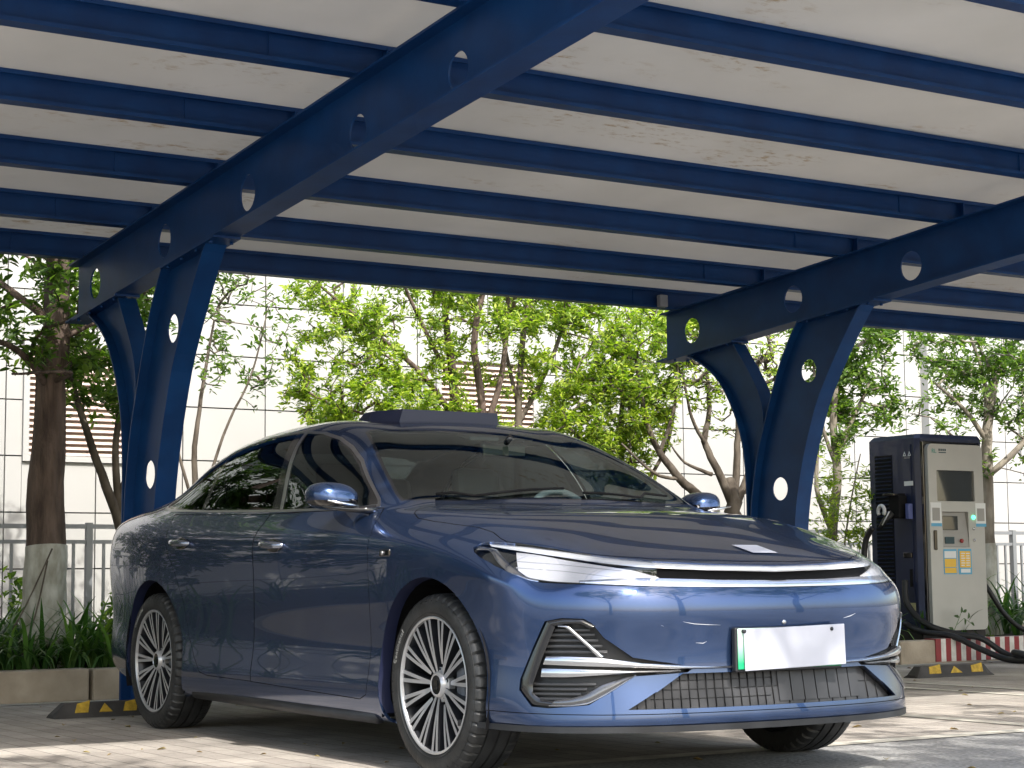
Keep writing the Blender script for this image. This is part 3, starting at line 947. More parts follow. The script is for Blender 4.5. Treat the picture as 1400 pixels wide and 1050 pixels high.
# ================================================================== RAILING
FX = -7.9
rail = empty('railing', (FX, 0, 0), 'grey metal bar railing running behind the plants', 'railing')
rail.location = (0, 0, 0)
for zz, th in ((1.19, .035), (1.07, .03), (.30, .03)):
    mb = MB(); mb.bbox((FX - th / 2, -9, zz - th / 2), (FX + th / 2, 16.5, zz + th / 2)); mb.build('rail', M['fence'], rail)
me_b = None; me_p = None; k = 0; y = -3.0
while y < 16:
    if k % 14 == 0:
        if me_p is None:
            mb = MB(); mb.bbox((-.025, -.025, 0), (.025, .025, 1.22)); o = mb.build('post', M['fence'], rail); me_p = o.data
        else: o = link_mesh('post', me_p, rail)
        o.location = (FX - .0, y, 0)
    else:
        if me_b is None:
            mb = MB(); mb.bbox((-.009, -.011, .31), (.009, .011, 1.06)); o = mb.build('baluster', M['fence'], rail); me_b = o.data
        else: o = link_mesh('baluster', me_b, rail)
        o.location = (FX, y, 0)
    y += .122; k += 1
car = empty('parked_car', (0, 0, 0), 'glossy dark blue four door sedan parked nose out under the blue carport', 'car')

DLO = [(-3.02, 1.128), (-2.887, 1.108), (-2.38, 1.085), (-1.52, 1.056), (-.80, 1.040), (-.635, 1.048), (-.68, 1.085), (-.774, 1.142), (-.99, 1.268), (-1.15, 1.338), (-1.30, 1.388), (-1.48, 1.426), (-1.75, 1.450), (-2.1, 1.448), (-2.36, 1.420), (-2.53, 1.383), (-2.78, 1.288), (-2.93, 1.205), (-3.01, 1.148)]
QG = [(-2.955, 1.140), (-2.60, 1.108), (-2.475, 1.100), (-2.47, 1.20), (-2.50, 1.367), (-2.64, 1.325), (-2.80, 1.250), (-2.92, 1.178)]
RG = [(-2.425, 1.100), (-1.635, 1.072), (-1.64, 1.15), (-1.70, 1.30), (-1.79, 1.436), (-2.10, 1.434), (-2.33, 1.408), (-2.455, 1.378), (-2.43, 1.25)]
FG = [(-1.495, 1.066), (-.99, 1.052), (-.72, 1.057), (-.80, 1.128), (-.99, 1.245), (-1.15, 1.318), (-1.31, 1.372), (-1.48, 1.410), (-1.655, 1.434), (-1.58, 1.28), (-1.52, 1.15)]
BP = [(-1.535, 1.064), (-1.502, 1.063), (-1.545, 1.20), (-1.60, 1.32), (-1.665, 1.438), (-1.70, 1.440), (-1.63, 1.31), (-1.575, 1.19)]
ARF = arc(-.025, .345, .408, -65, 245, 40)
ARR = arc(-2.93, .345, .412, -65, 245, 40)
FD = [(-.60, 1.042), (-.545, 1.00), (-.50, .93), (-.492, .84), (-.495, .70), (-.505, .50), (-.525, .36), (-.54, .283), (-.60, .262), (-1.2, .276), (-1.695, .288), (-1.700, .33), (-1.686, .42), (-1.672, .52), (-1.645, .68), (-1.640, .80), (-1.660, .93), (-1.655, .98), (-1.62, 1.052), (-1.2, 1.048)]
RD = [(-1.62, 1.053), (-1.655, .98), (-1.66, .93), (-1.640, .80), (-1.645, .68), (-1.672, .52), (-1.686, .42), (-1.700, .33), (-1.695, .289), (-2.20, .296), (-2.30, .31), (-2.38, .385), (-2.445, .47), (-2.478, .56), (-2.50, .65), (-2.60, .80), (-2.70, .90), (-2.76, 1.00), (-2.80, 1.092), (-2.3, 1.072)]
HOOD = [(-.36, 0), (-.37, -.25), (-.39, -.50), (-.42, -.70), (-.405, -.775), (-.36, -.815), (-.28, -.843), (-.15, -.842), (.0, -.829), (.13, -.806), (.23, -.80), (.30, -.812), (.345, -.812), (.45, -.765), (.58, -.69), (.69, -.60), (.79, -.47), (.845, -.30), (.868, -.12), (.872, 0)]
HOOD = HOOD + [(x, -y) for (x, y) in HOOD[::-1][1:-1]]
WS = [(-.445, 0), (-.465, -.30), (-.50, -.55), (-.545, -.70), (-.575, -.755), (-.64, -.748), (-.85, -.700), (-1.07, -.635), (-1.225, -.590), (-1.24, -.555), (-1.205, -.38), (-1.16, -.18), (-1.145, 0)]
WS = WS + [(x, -y) for (x, y) in WS[::-1][1:-1]]
BK = [(-2.72, 0), (-2.74, -.35), (-2.80, -.55), (-3.0, -.585), (-3.25, -.60), (-3.42, -.61), (-3.46, -.4), (-3.48, 0)]
BK = BK + [(x, -y) for (x, y) in BK[::-1][1:-1]]
RGL = [(-1.32, 0), (-1.33, -.40), (-1.40, -.50), (-1.8, -.53), (-2.4, -.52), (-2.55, -.45), (-2.56, 0)]
RGL = RGL + [(x, -y) for (x, y) in RGL[::-1][1:-1]]
CUTS = dict()
# lamp and light-bar opening
LMP = W3([(.888, 0, .783), (.882, -.15, .785), (.862, -.28, .790), (.80, -.475, .800), (.679, -.614, .820), (.54, -.698, .845), (.421, -.772, .868), (.30, -.84, .882), (.268, -.880, .874), (.262, -.905, .860), (.28, -.913, .845), (.32, -.92, .828), (.415, -.917, .797), (.511, -.896, .762), (.569, -.86, .738), (.614, -.829, .727), (.694, -.768, .722), (.804, -.649, .714), (.881, -.46, .708), (.929, -.15, .703), (.935, 0, .702)])
LMP = LMP + mirror_poly('wrap', LMP)[1:-1] if False else LMP + [(-a, z) for (a, z) in LMP[::-1][1:-1]]
FOG = W3([(.648, -.843, .592), (.60, -.868, .49), (.552, -.888, .385), (.548, -.890, .350), (.600, -.873, .293), (.66, -.84, .288), (.764, -.741, .300), (.80, -.70, .330), (.847, -.594, .398), (.901, -.409, .407), (.912, -.38, .426), (.88, -.50, .446), (.843, -.597, .462), (.80, -.69, .53), (.775, -.73, .585), (.755, -.75, .600), (.70, -.805, .603)])
GRL = W3([(.934, 0, .404), (.93, -.22, .404), (.898, -.425, .404), (.87, -.53, .340), (.853, -.635, .283), (.90, -.45, .283), (.945, -.2, .283), (.956, 0, .283)])
GRL = GRL + [(-a, z) for (a, z) in GRL[::-1][1:-1]]
LIP = W3([(.957, 0, .268), (.945, -.2, .268), (.90, -.45, .268), (.80, -.70, .268), (.62, -.865, .270), (.47, -.93, .272), (.40, -.95, .272), (.40, -.95, .15), (.62, -.86, .15), (.95, 0, .15)])
LIP = LIP + [(-a, z) for (a, z) in LIP[::-1][1:-1]]
BMPS = W3([(.36, -.94, .60), (.36, -.94, .66), (.37, -.93, .73), (.40, -.92, .80)])

body = Body(body_mesh(3))
for s in (-1, 1):
    sp = (lambda m, p: p) if s < 0 else mirror_poly
    body.region('side', DLO, 'dlo', 0.0, s, ('body',))
    body.region('side', inset(DLO, .011), 'dlo_in', 0.0, s, ('dlo',))
    body.region('side', ARF, 'arch', 0.0, s, ('body',))
    body.region('side', ARR, 'arch', 0.0, s, ('body',))
    body.region('side', FD, 'front_door', .0035, s, ('body',))
    body.region('side', RD, 'rear_door', .0035, s, ('body',))
    body.region('side', FG, 'front_glass', 0.0, s, ('dlo_in',))
    body.region('side', RG, 'rear_glass', 0.0, s, ('dlo_in',))
    body.region('side', QG, 'quarter_glass', 0.0, s, ('dlo_in',))
    body.region('side', BP, 'pillar_strip', 0.0, s, ('dlo_in',))
body.region('top', WS, 'windscreen_seal', 0.0, -1, ('body',))
body.region('top', inset(WS, .014), 'windscreen', 0.0, -1, ('windscreen_seal',))
body.region('top', BK, 'backlight', 0.0, -1, ('body',))
body.region('top', RGL, 'roof_glass', .004, -1, ('body',))
body.region('top', HOOD, 'hood', .0045, -1, ('body',))
body.region('wrap', LMP, 'lamp', 0.0, -1, ('body', 'hood', 'gap'))
body.region('wrap', GRL, 'grille', 0.0, -1)
body.region('wrap', LIP, 'lip', .003, -1)
for s in (-1, 1):
    P_ = FOG if s < 0 else mirror_poly('wrap', FOG)
    body.region('wrap', P_, 'fog', 0.0, s)
body.bm.verts.index_update()

P, G = M['paint'], M['gap']
body.extract('body', 'body_shell', [P], car, rim=.012)
body.extract('gap', 'panel_gap', [G], car)
right = lambda c: c.y < 0
left = lambda c: c.y > 0
body.extract('hood', 'hood', [P], car)
body.extract('lip', 'front_lip', [P], car)
SIDE = {}
for s, fl in ((-1, right), (1, left)):
    d1 = body.extract('front_door', 'door', [P], car, filt=fl)
    d2 = body.extract('rear_door', 'door', [P], car, filt=fl)
    SIDE[s] = (d1, d2)
    body.extract('dlo', 'window_trim', [M['satin']], car, filt=fl, offset=.002, rim=.02)
    body.extract('dlo_in', 'window_surround', [M['gloss_black']], car, filt=fl)
    body.extract('pillar_strip', 'pillar_trim', [M['satin']], car, filt=fl, offset=.003)
    for nm in ('front_glass', 'rear_glass', 'quarter_glass'):
        g_ = body.extract(nm, 'side_window', [M['glass_front'] if nm == 'front_glass' else M['glass_side']], car, filt=fl)
        if nm == 'quarter_glass': tag(g_, 'small triangular quarter window')
body.extract('windscreen_seal', 'windscreen_seal', [M['gloss_black']], car)
body.extract('windscreen', 'windscreen', [M['glass_wind']], car)
body.extract('backlight', 'rear_window', [M['glass_front']], car)
body.extract('roof_glass', 'glass_roof', [M['gloss_black']], car)

def nosedir(v):
    d = Vector((v.x - AX, v.y, 0)); d.normalize(); return d
body.extract('lamp', 'light_bar_recess', [M['black'], M['gloss_black']], car, push=lambda v: nosedir(v) * (-.035))
body.extract('grille', 'grille_recess', [M['shutter'], M['gloss_black']], car, push=lambda v: nosedir(v) * (-.032))
for s, fl in ((-1, right), (1, left)):
    body.extract('fog', 'air_curtain_recess', [M['dkplastic'], M['gloss_black']], car, push=lambda v: nosedir(v) * (-.04), filt=fl)

def nose_pt(a, z, off=0.0):
    """point on the nose surface at plan angle a and height z"""
    d = Vector((cos(a), sin(a), 0))
    loc, n, i, t = body.bvh.ray_cast(Vector((AX, 0, z)) + d * 2.5, -d)
    if loc is None: loc = Vector((AX, 0, z)) + d * 1.3
    return loc + d * off
def strip(name, up, lo, off, thick, m, n=40, parent=None):
    """solid band on the nose between two lines of (angle, z)"""
    def rs(pl, k):
        L = [0]
        for i in range(1, len(pl)): L.append(L[-1] + hypot((pl[i][0] - pl[i - 1][0]) * 1.5, pl[i][1] - pl[i - 1][1]))
        out = []
        for j in range(k + 1):
            t = L[-1] * j / k; i = 0
            while i < len(L) - 2 and L[i + 1] < t: i += 1
            u = (t - L[i]) / max(1e-9, L[i + 1] - L[i])
            out.append((pl[i][0] + (pl[i + 1][0] - pl[i][0]) * u, pl[i][1] + (pl[i + 1][1] - pl[i][1]) * u))
        return out
    U, Lw = rs(up, n), rs(lo, n)
    mb = MB(); vs = []; fs = []
    rows = 4
    for i in range(n + 1):
        for r in range(rows + 1):
            t = r / rows
            a = U[i][0] * (1 - t) + Lw[i][0] * t; z = U[i][1] * (1 - t) + Lw[i][1] * t
            bulge = 0.25 * thick * (1 - (2 * t - 1) ** 2)
            vs.append(nose_pt(a, z, off + bulge))
    N = len(vs)
    for i in range(n + 1):
        for r in range(rows + 1):
            t = r / rows
            a = U[i][0] * (1 - t) + Lw[i][0] * t; z = U[i][1] * (1 - t) + Lw[i][1] * t
            vs.append(nose_pt(a, z, off - thick))
    w_ = rows + 1
    for i in range(n):
        for r in range(rows):
            a = i * w_ + r
            fs.append((a, a + 1, a + w_ + 1, a + w_)); b = a + N
            fs.append((b, b + w_, b + w_ + 1, b + 1))
        for r in (0, rows):
            a = i * w_ + r
            fs.append((a, a + w_, a + w_ + N, a + N))
    for i in (0, n):
        for r in range(rows):
            a = i * w_ + r
            fs.append((a, a + 1, a + 1 + N, a + N))
    mb.add(vs, fs, 0, True)
    return mb.build(name, m, parent or car, angle=40)

def sym(pl):     # right side to centre list -> whole width
    return pl + [(-a, z) for (a, z) in pl[::-1][1:]]
# light bar and lower bright strip
bar_u = sym(W3([(.30, -.86, .872), (.43, -.785, .859), (.57, -.69, .836), (.70, -.60, .813), (.80, -.47, .795), (.86, -.30, .785), (.888, 0, .779)]))
bar_l = sym(W3([(.32, -.86, .862), (.43, -.82, .845), (.58, -.72, .818), (.71, -.64, .795), (.80, -.53, .778), (.87, -.30, .766), (.90, 0, .759)]))
strip('light_bar', bar_u, bar_l, -.006, .02, M['lamp_white2'], 90)
lo_u = sym(W3([(.72, -.74, .734), (.82, -.60, .742), (.87, -.46, .738), (.90, -.25, .731), (.915, 0, .728)]))
lo_l = sym(W3([(.72, -.74, .724), (.82, -.61, .716), (.88, -.46, .710), (.92, -.25, .706), (.93, 0, .704)]))
strip('lower_light_strip', lo_u, lo_l, -.004, .02, M['satin_l'], 60)
for s in (-1, 1):
    def sd(pl): return [(-a, z) for (a, z) in pl] if s > 0 else pl
    hl = bpy.data.objects.new('headlight', None); COL.objects.link(hl); hl.parent = car
    strip('reflector', sd(W3([(.446, -.835, .838), (.507, -.786, .829), (.62, -.725, .806), (.715, -.667, .789), (.80, -.57, .768), (.86, -.49, .742)])),
          sd(W3([(.52, -.872, .772), (.565, -.862, .744), (.643, -.800, .731), (.72, -.745, .726), (.82, -.62, .718), (.875, -.48, .712)])), -.012, .012, M['lamp_white'], 16, hl)
    strip('running_light', sd(W3([(.285, -.895, .862), (.34, -.876, .857), (.375, -.872, .848), (.43, -.878, .818), (.50, -.873, .781), (.562, -.858, .748), (.60, -.835, .740)])),
          sd(W3([(.285, -.905, .850), (.33, -.885, .849), (.36, -.885, .838), (.41, -.892, .806), (.48, -.89, .768), (.54, -.877, .738), (.60, -.838, .729)])), -.004, .014, M['lamp_silver'], 24, hl)
    for (z0, z1, xa) in ((.812, .779, .0), (.789, .753, .0)):
        strip('lamp_fin', sd(W3([(.47, -.845, z0 - .005), (.62, -.74, z0 - .020), (.78, -.60, z1 - .012)])), sd(W3([(.47, -.845, z0 - .009), (.62, -.74, z0 - .023), (.78, -.60, z1 - .0135)])), -.009, .004, M['emblemdark'], 14, hl)
    # clear cover
    strip('lamp_lens', sd(W3([(.272, -.887, .876), (.30, -.846, .884), (.421, -.776, .869), (.54, -.702, .846), (.679, -.618, .821), (.80, -.48, .800)])),
          sd(W3([(.285, -.913, .845), (.32, -.92, .829), (.511, -.896, .763), (.60, -.84, .730), (.72, -.745, .722), (.86, -.50, .710)])), .002, .003, M['lens'], 40, hl)

# badge, plate, tow-cover dot
mb = MB()
bx = [(.684, -.045), (.684, .075), (.785, .055), (.785, -.065)]
def top_pt(x, y, off=0.0):
    loc, n, i, t = body.bvh.ray_cast(Vector((x, y, 3)), Vector((0, 0, -1)))
    return loc + n * off if loc else Vector((x, y, 1))
vs = []
for i in range(5):
    for j in range(5):
        u_, v_ = i / 4, j / 4
        x = bx[0][0] + (bx[3][0] - bx[0][0]) * u_
        y = (bx[0][1] + (bx[1][1] - bx[0][1]) * v_) + .02 * u_ + .02
        vs.append(top_pt(x, y, .004))
fs = [(i * 5 + j, i * 5 + j + 1, i * 5 + j + 6, i * 5 + j + 5) for i in range(4) for j in range(4)]
mb.add(vs, fs)
mb.build('hood_badge', M['plate_white'], car)

pc = Vector((.957, .015, .482))
mb = MB(); mb.bevbox(pc + Vector((-.012, 0, 0)), (.024, .50, .158), .006); mb.build('plate_holder', M['dkplastic'], car)
mb = MB(); mb.bevbox(pc + Vector((.003, 0, .003)), (.006, .484, .145), .003); pl = mb.build('number_plate', M['plate_green2'], car)
Mx = Matrix.Rotation(radians(1.3), 4, 'X')
mb = MB(); mb.bevbox(pc + Vector((.012, .018, .004)), (.006, .475, .148), .0028, M=Mx); mb.build('plate_cover', M['plate_white'], car)
for y_ in (-.2, .21):
    mb = MB(); mb.cyl(pc + Vector((.004, y_ - .02, .066)), pc + Vector((.018, y_ - .02, .066)), .007, 12); mb.build('plate_bolt', M['dkplastic'], pl)
c = nose_pt(0.0, .576, 0)
mb = MB(); mb.lathe([(.001, .004), (.006, .004), (.009, .002), (.010, -.004)], 16, Matrix.Translation(c) @ Matrix.Rotation(pi / 2, 4, 'Y')); mb.build('sensor', M['satin'], car)

# lower grille: fine lattice on one half, upright shutters on the other
mb = MB()
y = -.62
while y <= .62:
    a = atan2(y, .93 - AX)
    zt = min(.403, .283 + (.655 - abs(y)) * .56)
    p0 = nose_pt(a, .284, -.030); p1 = nose_pt(a, zt, -.030)
    if y < -.02 or int(round((y + .62) / .0365)) % 2 == 0: mb.tube([p0, p1], .0022, 4)
    y += .0365
for z_ in (.315, .347, .378):
    ymax = .62 - (z_ - .283) / .56 - .0
    pts = [nose_pt(atan2(-ymax + 2 * ymax * i / 24, .93 - AX), z_, -.0305) for i in range(25)]
    mb.tube(pts[:12] if z_ != .347 else pts, .0017, 4)
gl_ = mb.build('grille_lattice', M['grillegrey'], car); tag(gl_, kind='stuff')
for i in range(8):
    a0 = atan2(-.01 + i * .062, .93 - AX); a1 = atan2(.046 + i * .062, .93 - AX)
    if .046 + i * .062 > .46: break
    vs = [nose_pt(a0, .293, -.027), nose_pt(a1, .293, -.027), nose_pt(a1, .398, -.027), nose_pt(a0, .398, -.027)]
    vs += [v - nosedir(v) * .008 for v in vs]
    m1 = MB(); m1.add(vs, [(0, 1, 2, 3), (0, 4, 5, 1), (1, 5, 6, 2), (2, 6, 7, 3), (3, 7, 4, 0)]); m1.build('grille_shutter', M['shutter'], car)
for pl_ in ([(-.155, .585), (-.11, .577), (-.05, .573), (.0, .571)], [(-.10, .510), (-.07, .508), (-.055, .514)], [(.30, .585), (.34, .592), (.37, .601)], [(-.245, .575), (-.235, .57)]):
    mb = MB(); mb.tube([nose_pt(atan2(q[0] - .28, .93 - AX) if q[0] < .2 else atan2(q[0], .93 - AX), q[1], .0002) for q in pl_], [.0004] + [.0014] * (len(pl_) - 2) + [.0004], 4); mb.build('scratch', M['scratch'], car)

# air curtains: slats, bright bars and diagonal blade
for s in (-1, 1):
    def sd(pl): return [(-a, z) for (a, z) in pl] if s > 0 else pl
    fc = bpy.data.objects.new('air_curtain', None); COL.objects.link(fc); fc.parent = car
    for z_, ya, yb in ((.565, -.825, -.735), (.548, -.832, -.722), (.528, -.838, -.712), (.508, -.845, -.70), (.488, -.852, -.685), (.375, -.868, -.72), (.358, -.868, -.745), (.341, -.868, -.762), (.324, -.865, -.775)):
        ang = lambda y: atan2(y, nose_x(y) - AX)
        strip('slat', sd([(ang(ya), z_), (ang(yb), z_)]), sd([(ang(ya), z_ - .010), (ang(yb), z_ - .010)]), -.022, .012, M['slat'], 6, fc)
    strip('trim_bar', sd(W3([(.644, -.836, .468), (.70, -.79, .468), (.781, -.704, .463), (.843, -.597, .447), (.90, -.414, .432), (.915, -.33, .429), (.92, -.27, .427), (.934, 0, .427)])),
          sd(W3([(.632, -.842, .440), (.70, -.79, .437), (.777, -.706, .433), (.843, -.60, .428), (.898, -.43, .419), (.915, -.33, .418), (.92, -.27, .418), (.934, 0, .418)])), .003, .03, M['chrome_s'], 30, fc)
    strip('trim_bar', sd(W3([(.630, -.845, .426), (.70, -.79, .424), (.777, -.71, .422), (.843, -.60, .418), (.898, -.43, .416)])),
          sd(W3([(.627, -.849, .396), (.70, -.79, .396), (.777, -.714, .402), (.844, -.60, .408), (.898, -.44, .410)])), -.004, .02, M['chrome_s'], 30, fc)
    strip('blade', sd(W3([(.689, -.815, .578), (.715, -.788, .577), (.75, -.745, .528), (.79, -.690, .468)])),
          sd(W3([(.689, -.815, .571), (.708, -.796, .569), (.74, -.757, .524), (.78, -.706, .464)])), .002, .02, M['chrome_s'], 20, fc)
    strip('bezel', sd(W3([(.655, -.838, .590), (.61, -.865, .49), (.56, -.885, .39), (.556, -.887, .352), (.605, -.870, .300), (.66, -.838, .296)])),
          sd(W3([(.680, -.820, .572), (.637, -.845, .47), (.60, -.865, .37), (.603, -.866, .338), (.635, -.852, .318), (.68, -.82, .312)])), .0, .03, M['dkgloss'], 30, fc)
    strip('bezel', sd(W3([(.655, -.838, .592), (.70, -.802, .600), (.75, -.752, .597), (.78, -.715, .575)])),
          sd(W3([(.675, -.825, .574), (.71, -.795, .582), (.745, -.758, .580), (.765, -.735, .566)])), .0, .03, M['dkgloss'], 20, fc)
    strip('bezel', sd(W3([(.66, -.838, .296), (.72, -.785, .297), (.764, -.741, .306), (.80, -.69, .338), (.847, -.594, .402), (.89, -.45, .409)])),
          sd(W3([(.68, -.82, .318), (.719, -.791, .322), (.755, -.75, .335), (.79, -.70, .368), (.83, -.62, .397), (.885, -.46, .413)])), .0, .03, M['bezel_l'], 30, fc)
    strip('blade', sd(W3([(.66, -.838, .300), (.72, -.785, .301), (.764, -.741, .310), (.80, -.69, .341), (.847, -.594, .404)])),
          sd(W3([(.66, -.838, .295), (.72, -.785, .296), (.764, -.741, .304), (.80, -.69, .335), (.847, -.594, .400)])), .003, .01, M['chrome_s'], 30, fc)

# splitter under the lip
mb = MB()
pts_o = [nose_pt(a, .225, .006) for a in [radians(-50 + 100 * i / 40) for i in range(41)]]
vs = []; fs = []
for p in pts_o:
    d = nosedir(p)
    vs += [p, p - d * .25 + Vector((0, 0, .0)), Vector((p.x, p.y, .203)), p - d * .25 + Vector((0, 0, -.022))]
for i in range(40):
    a = i * 4; b = a + 4
    fs += [(a, b, b + 1, a + 1), (a + 2, a + 3, b + 3, b + 2), (a, a + 2, b + 2, b), (a + 1, b + 1, b + 3, a + 3)]
mb.add(vs, fs, 0, True); mb.build('splitter', M['dkplastic'], car, angle=30)

# doors handles, mirrors, side camera
for s in (-1, 1):
    for k, (hx, hz) in enumerate(((-1.43, .905), (-2.52, .938))):
        door = SIDE[s][k]
        yb = s * (.948 if k == 0 else .951)
        h = bpy.data.objects.new('handle', None)
        mb = MB()
        prof = catmull([(hx - .105, yb - s * .004, hz + .005), (hx - .08, yb + s * .020, hz + .004), (hx, yb + s * .030, hz), (hx + .08, yb + s * .022, hz - .003), (hx + .105, yb - s * .004, hz - .004)], 5)
        mb.tube(prof, [.010 + .008 * sin(pi * i / (len(prof) - 1)) for i in range(len(prof))], 10)
        bpy.data.objects.remove(h)
        mb.build('handle', M['paint_h'], door)
        mb = MB(); Mx = Matrix.Translation((hx + .01, yb + s * .003, hz - .003)) @ Matrix.Rotation(-s * pi / 2, 4, 'X')
        mb.lathe([(.001, .003), (.05, .003), (.055, .0), (.05, -.004)], 20, Mx @ Matrix.Diagonal((1.6, .55, 1, 1)))
        mb.build('handle_cup', M['gloss_black'], door)
    # mirror
    mi_ = bpy.data.objects.new('wing_mirror', None); COL.objects.link(mi_); mi_.parent = car
    bm = bmesh.new(); bmesh.ops.create_uvsphere(bm, u_segments=28, v_segments=18, radius=1)
    cen = Vector((-.79, s * (.975 if s < 0 else .955), 1.095 if s < 0 else 1.085))
    for v in bm.verts:
        x, y, z = v.co
        q = Vector((math.copysign(abs(x) ** .62, x) * (.085 if x < 0 else .105), math.copysign(abs(y) ** .8, y) * (.105 if s < 0 else .085), math.copysign(abs(z) ** .8, z) * .057))
        q.x *= (1 - .12 * q.z / .06) ; q.z *= 1 - .28 * max(0, -s * y) * .4
        q.z += .0 + .012 * (-s * -y) * .5
        if q.x < -.055: q.x = -.055
        v.co = q + cen
    vs = [v.co.copy() for v in bm.verts]; fs = [tuple(v.index for v in f.verts) for f in bm.faces]
    up_ = [f for f in fs if sum(vs[i].z for i in f) / len(f) > 1.075]
    dn_ = [f for f in fs if not sum(vs[i].z for i in f) / len(f) > 1.075]
    bm.free()
    mb = MB(); mb.add(vs, up_, 0, True); mb.build('mirror_cap', M['paint'], mi_, angle=50)
    mb = MB(); mb.add(vs, dn_, 0, True); mb.build('mirror_base', M['gloss_black'], mi_, angle=50)
    mb = MB(); mb.tube([(-.74, s * 1.04, 1.052), (-.70, s * .97, 1.040), (-.66, s * .89, 1.034), (-.64, s * .84, 1.034)], [.006, .012, .015, .02], 10)
    mb.build('mirror_arm', M['gloss_black'], mi_)
    mb = MB(); mb.tube([(-.665, s * 1.05, 1.072), (-.668, s * .98, 1.060), (-.66, s * .91, 1.050)], [.004, .007, .005], 8); mb.build('turn_signal', M['lamp_silver'], mi_)
    # side camera pod on the wing
    mb = MB(); mb.bevbox((-.335, s * .958, .850), (.085, .016, .030), .006); mb.build('side_emblem', M['gloss_black'], car)
    mb = MB(); mb.tube([(-.345, s * .965, .850), (-.345, s * .972, .850)], .009, 12); mb.build('side_camera', M['satin'], car)
    # sill moulding
    mb = MB()
    mb.tube([(-2.42, s * .90, .205), (-1.4, s * .905, .195), (-.50, s * .90, .195)], .028, 10); mb.build('sill_moulding', M['dkplastic'], car)

# tail lamps
for s in (-1, 1):
    pts = []
    for i in range(14):
        a = pi - s * radians(3 + 62 * i / 13)
        d = Vector((cos(a), sin(a), 0))
        loc, n, k_, t = body.bvh.ray_cast(Vector((-3.4, 0, .985)) + d * 2.5, -d)
        if loc: pts.append(loc - n * .010)
    mb = MB(); mb.tube(pts, .018, 8)
    mb.build('tail_light', M['red_lens'], car)

# wheel-arch liners, floor, cabin tub
mb = MB()
for x in (-.025, -2.93):
    for s in (-1, 1):
        pts = arc(x, .345, .425, -20, 200, 24)
        vs = []; fs = []
        for (a, b) in pts: vs += [(a, s * .575, b), (a, s * .928, b)]
        for i in range(24): fs.append((2 * i, 2 * i + 1, 2 * i + 3, 2 * i + 2))
        vs2 = [(a, s * .575, b) for a, b in pts]
        mb = MB(); mb.add(vs, fs); mb.add(vs2, [tuple(range(len(vs2)))])
        mb.build('arch_liner', M['black'], car, fixn=False)
# body-side flange behind each arch edge
mb = MB()
for x, r_, pl_ in ((-.025, .408, ARF), (-2.93, .412, ARR)):
    for s in (-1, 1):
        vs = []; fs = []
        for (a, b) in pl_:
            loc, n, i, t = body.bvh.ray_cast(Vector((a, s * 2, b)), Vector((0, -s, 0)))
            y_ = loc.y if loc else s * .94
            vs += [(a, y_ - s * .001, b), (x + (a - x) * .985, y_ - s * .05, .345 + (b - .345) * .985)]
        for i in range(len(pl_) - 1):
            if pl_[i][1] > .20 and pl_[i + 1][1] > .20: fs.append((2 * i, 2 * i + 1, 2 * i + 3, 2 * i + 2))
        m2 = MB(); m2.add(vs, fs, 0, True); m2.build('arch_edge', M['paint_d'], car, fixn=False)
mb = MB()
mb.bbox((-3.85, -.56, .21), (.80, .56, .33)); mb.bbox((-2.42, -.885, .20), (-.53, .885, .33))
mb.bbox((-3.8, -.80, .28), (-3.42, .80, .5)); mb.bbox((.42, -.60, .245), (.72, .60, .5))
mb.build('floor_pan', M['black'], car)
ut = mat('undertray_tan', (.16, .13, .10), .8)
for lo, hi in (((.30, -.64, .20), (.52, -.40, .245)), ((.28, .30, .19), (.50, .60, .245))):
    mb = MB(); mb.bbox(lo, hi); mb.build('undertray', ut, car)
mb = MB()
for s in (-1, 1):
    mb.bbox((-2.9, s * .80 - .02, .33), (-.55, s * .80 + .02, .99))
mb.bbox((-.50, -.78, .33), (-.44, .78, .96)); mb.bbox((-3.40, -.78, .5), (-3.3, .78, 1.08)); mb.bbox((-3.4, -.60, 1.045), (-2.72, .60, 1.085))
mb.build('cabin_tub', M['interior'], car)
mb = MB()
vs = []; fs = []
xs_ = [-.47, -.55, -.70, -.86, -.98]; zs_ = [1.0, 1.015, 1.01, .985, .93]
for i, (x, z) in enumerate(zip(xs_, zs_)):
    for j in range(9):
        y = -.76 + 1.52 * j / 8
        vs.append((x - .0 + .04 * (1 - (y / .76) ** 2), y, z + .012 * cos(y * 6)))
for i in range(4):
    for j in range(8): fs.append((i * 9 + j, i * 9 + j + 1, i * 9 + j + 10, i * 9 + j + 9))
mb.add(vs, fs, 0, True)
mb.bbox((-1.0, -.74, .45), (-.9, .74, .93))
mb.build('dashboard', M['interior'], car)
mb = MB(); mb.bevbox((-.90, -.10, 1.005), (.02, .42, .14), .006, M=Matrix.Rotation(radians(12), 4, 'Y')); mb.build('centre_screen', M['gloss_black'], car)
sw = MB()
Mx = Matrix.Translation((-1.06, .37, .985)) @ Matrix.Rotation(radians(68), 4, 'Y')
ring = [Mx @ Vector((.182 * cos(2 * pi * i / 40), .182 * sin(2 * pi * i / 40), 0)) for i in range(40)]
sw.tube(ring, .016, 10, closed=True)
sw.tube([Mx @ Vector((0, -.17, 0)), Mx @ Vector((0, .17, 0))], .018, 8); sw.tube([Mx @ Vector((0, 0, 0)), Mx @ Vector((.17, 0, 0))], .016, 8)
sw.lathe([(.001, .03), (.05, .03), (.06, .0)], 20, Mx)
sw.build('steering_wheel', M['wheelgrey'], car)
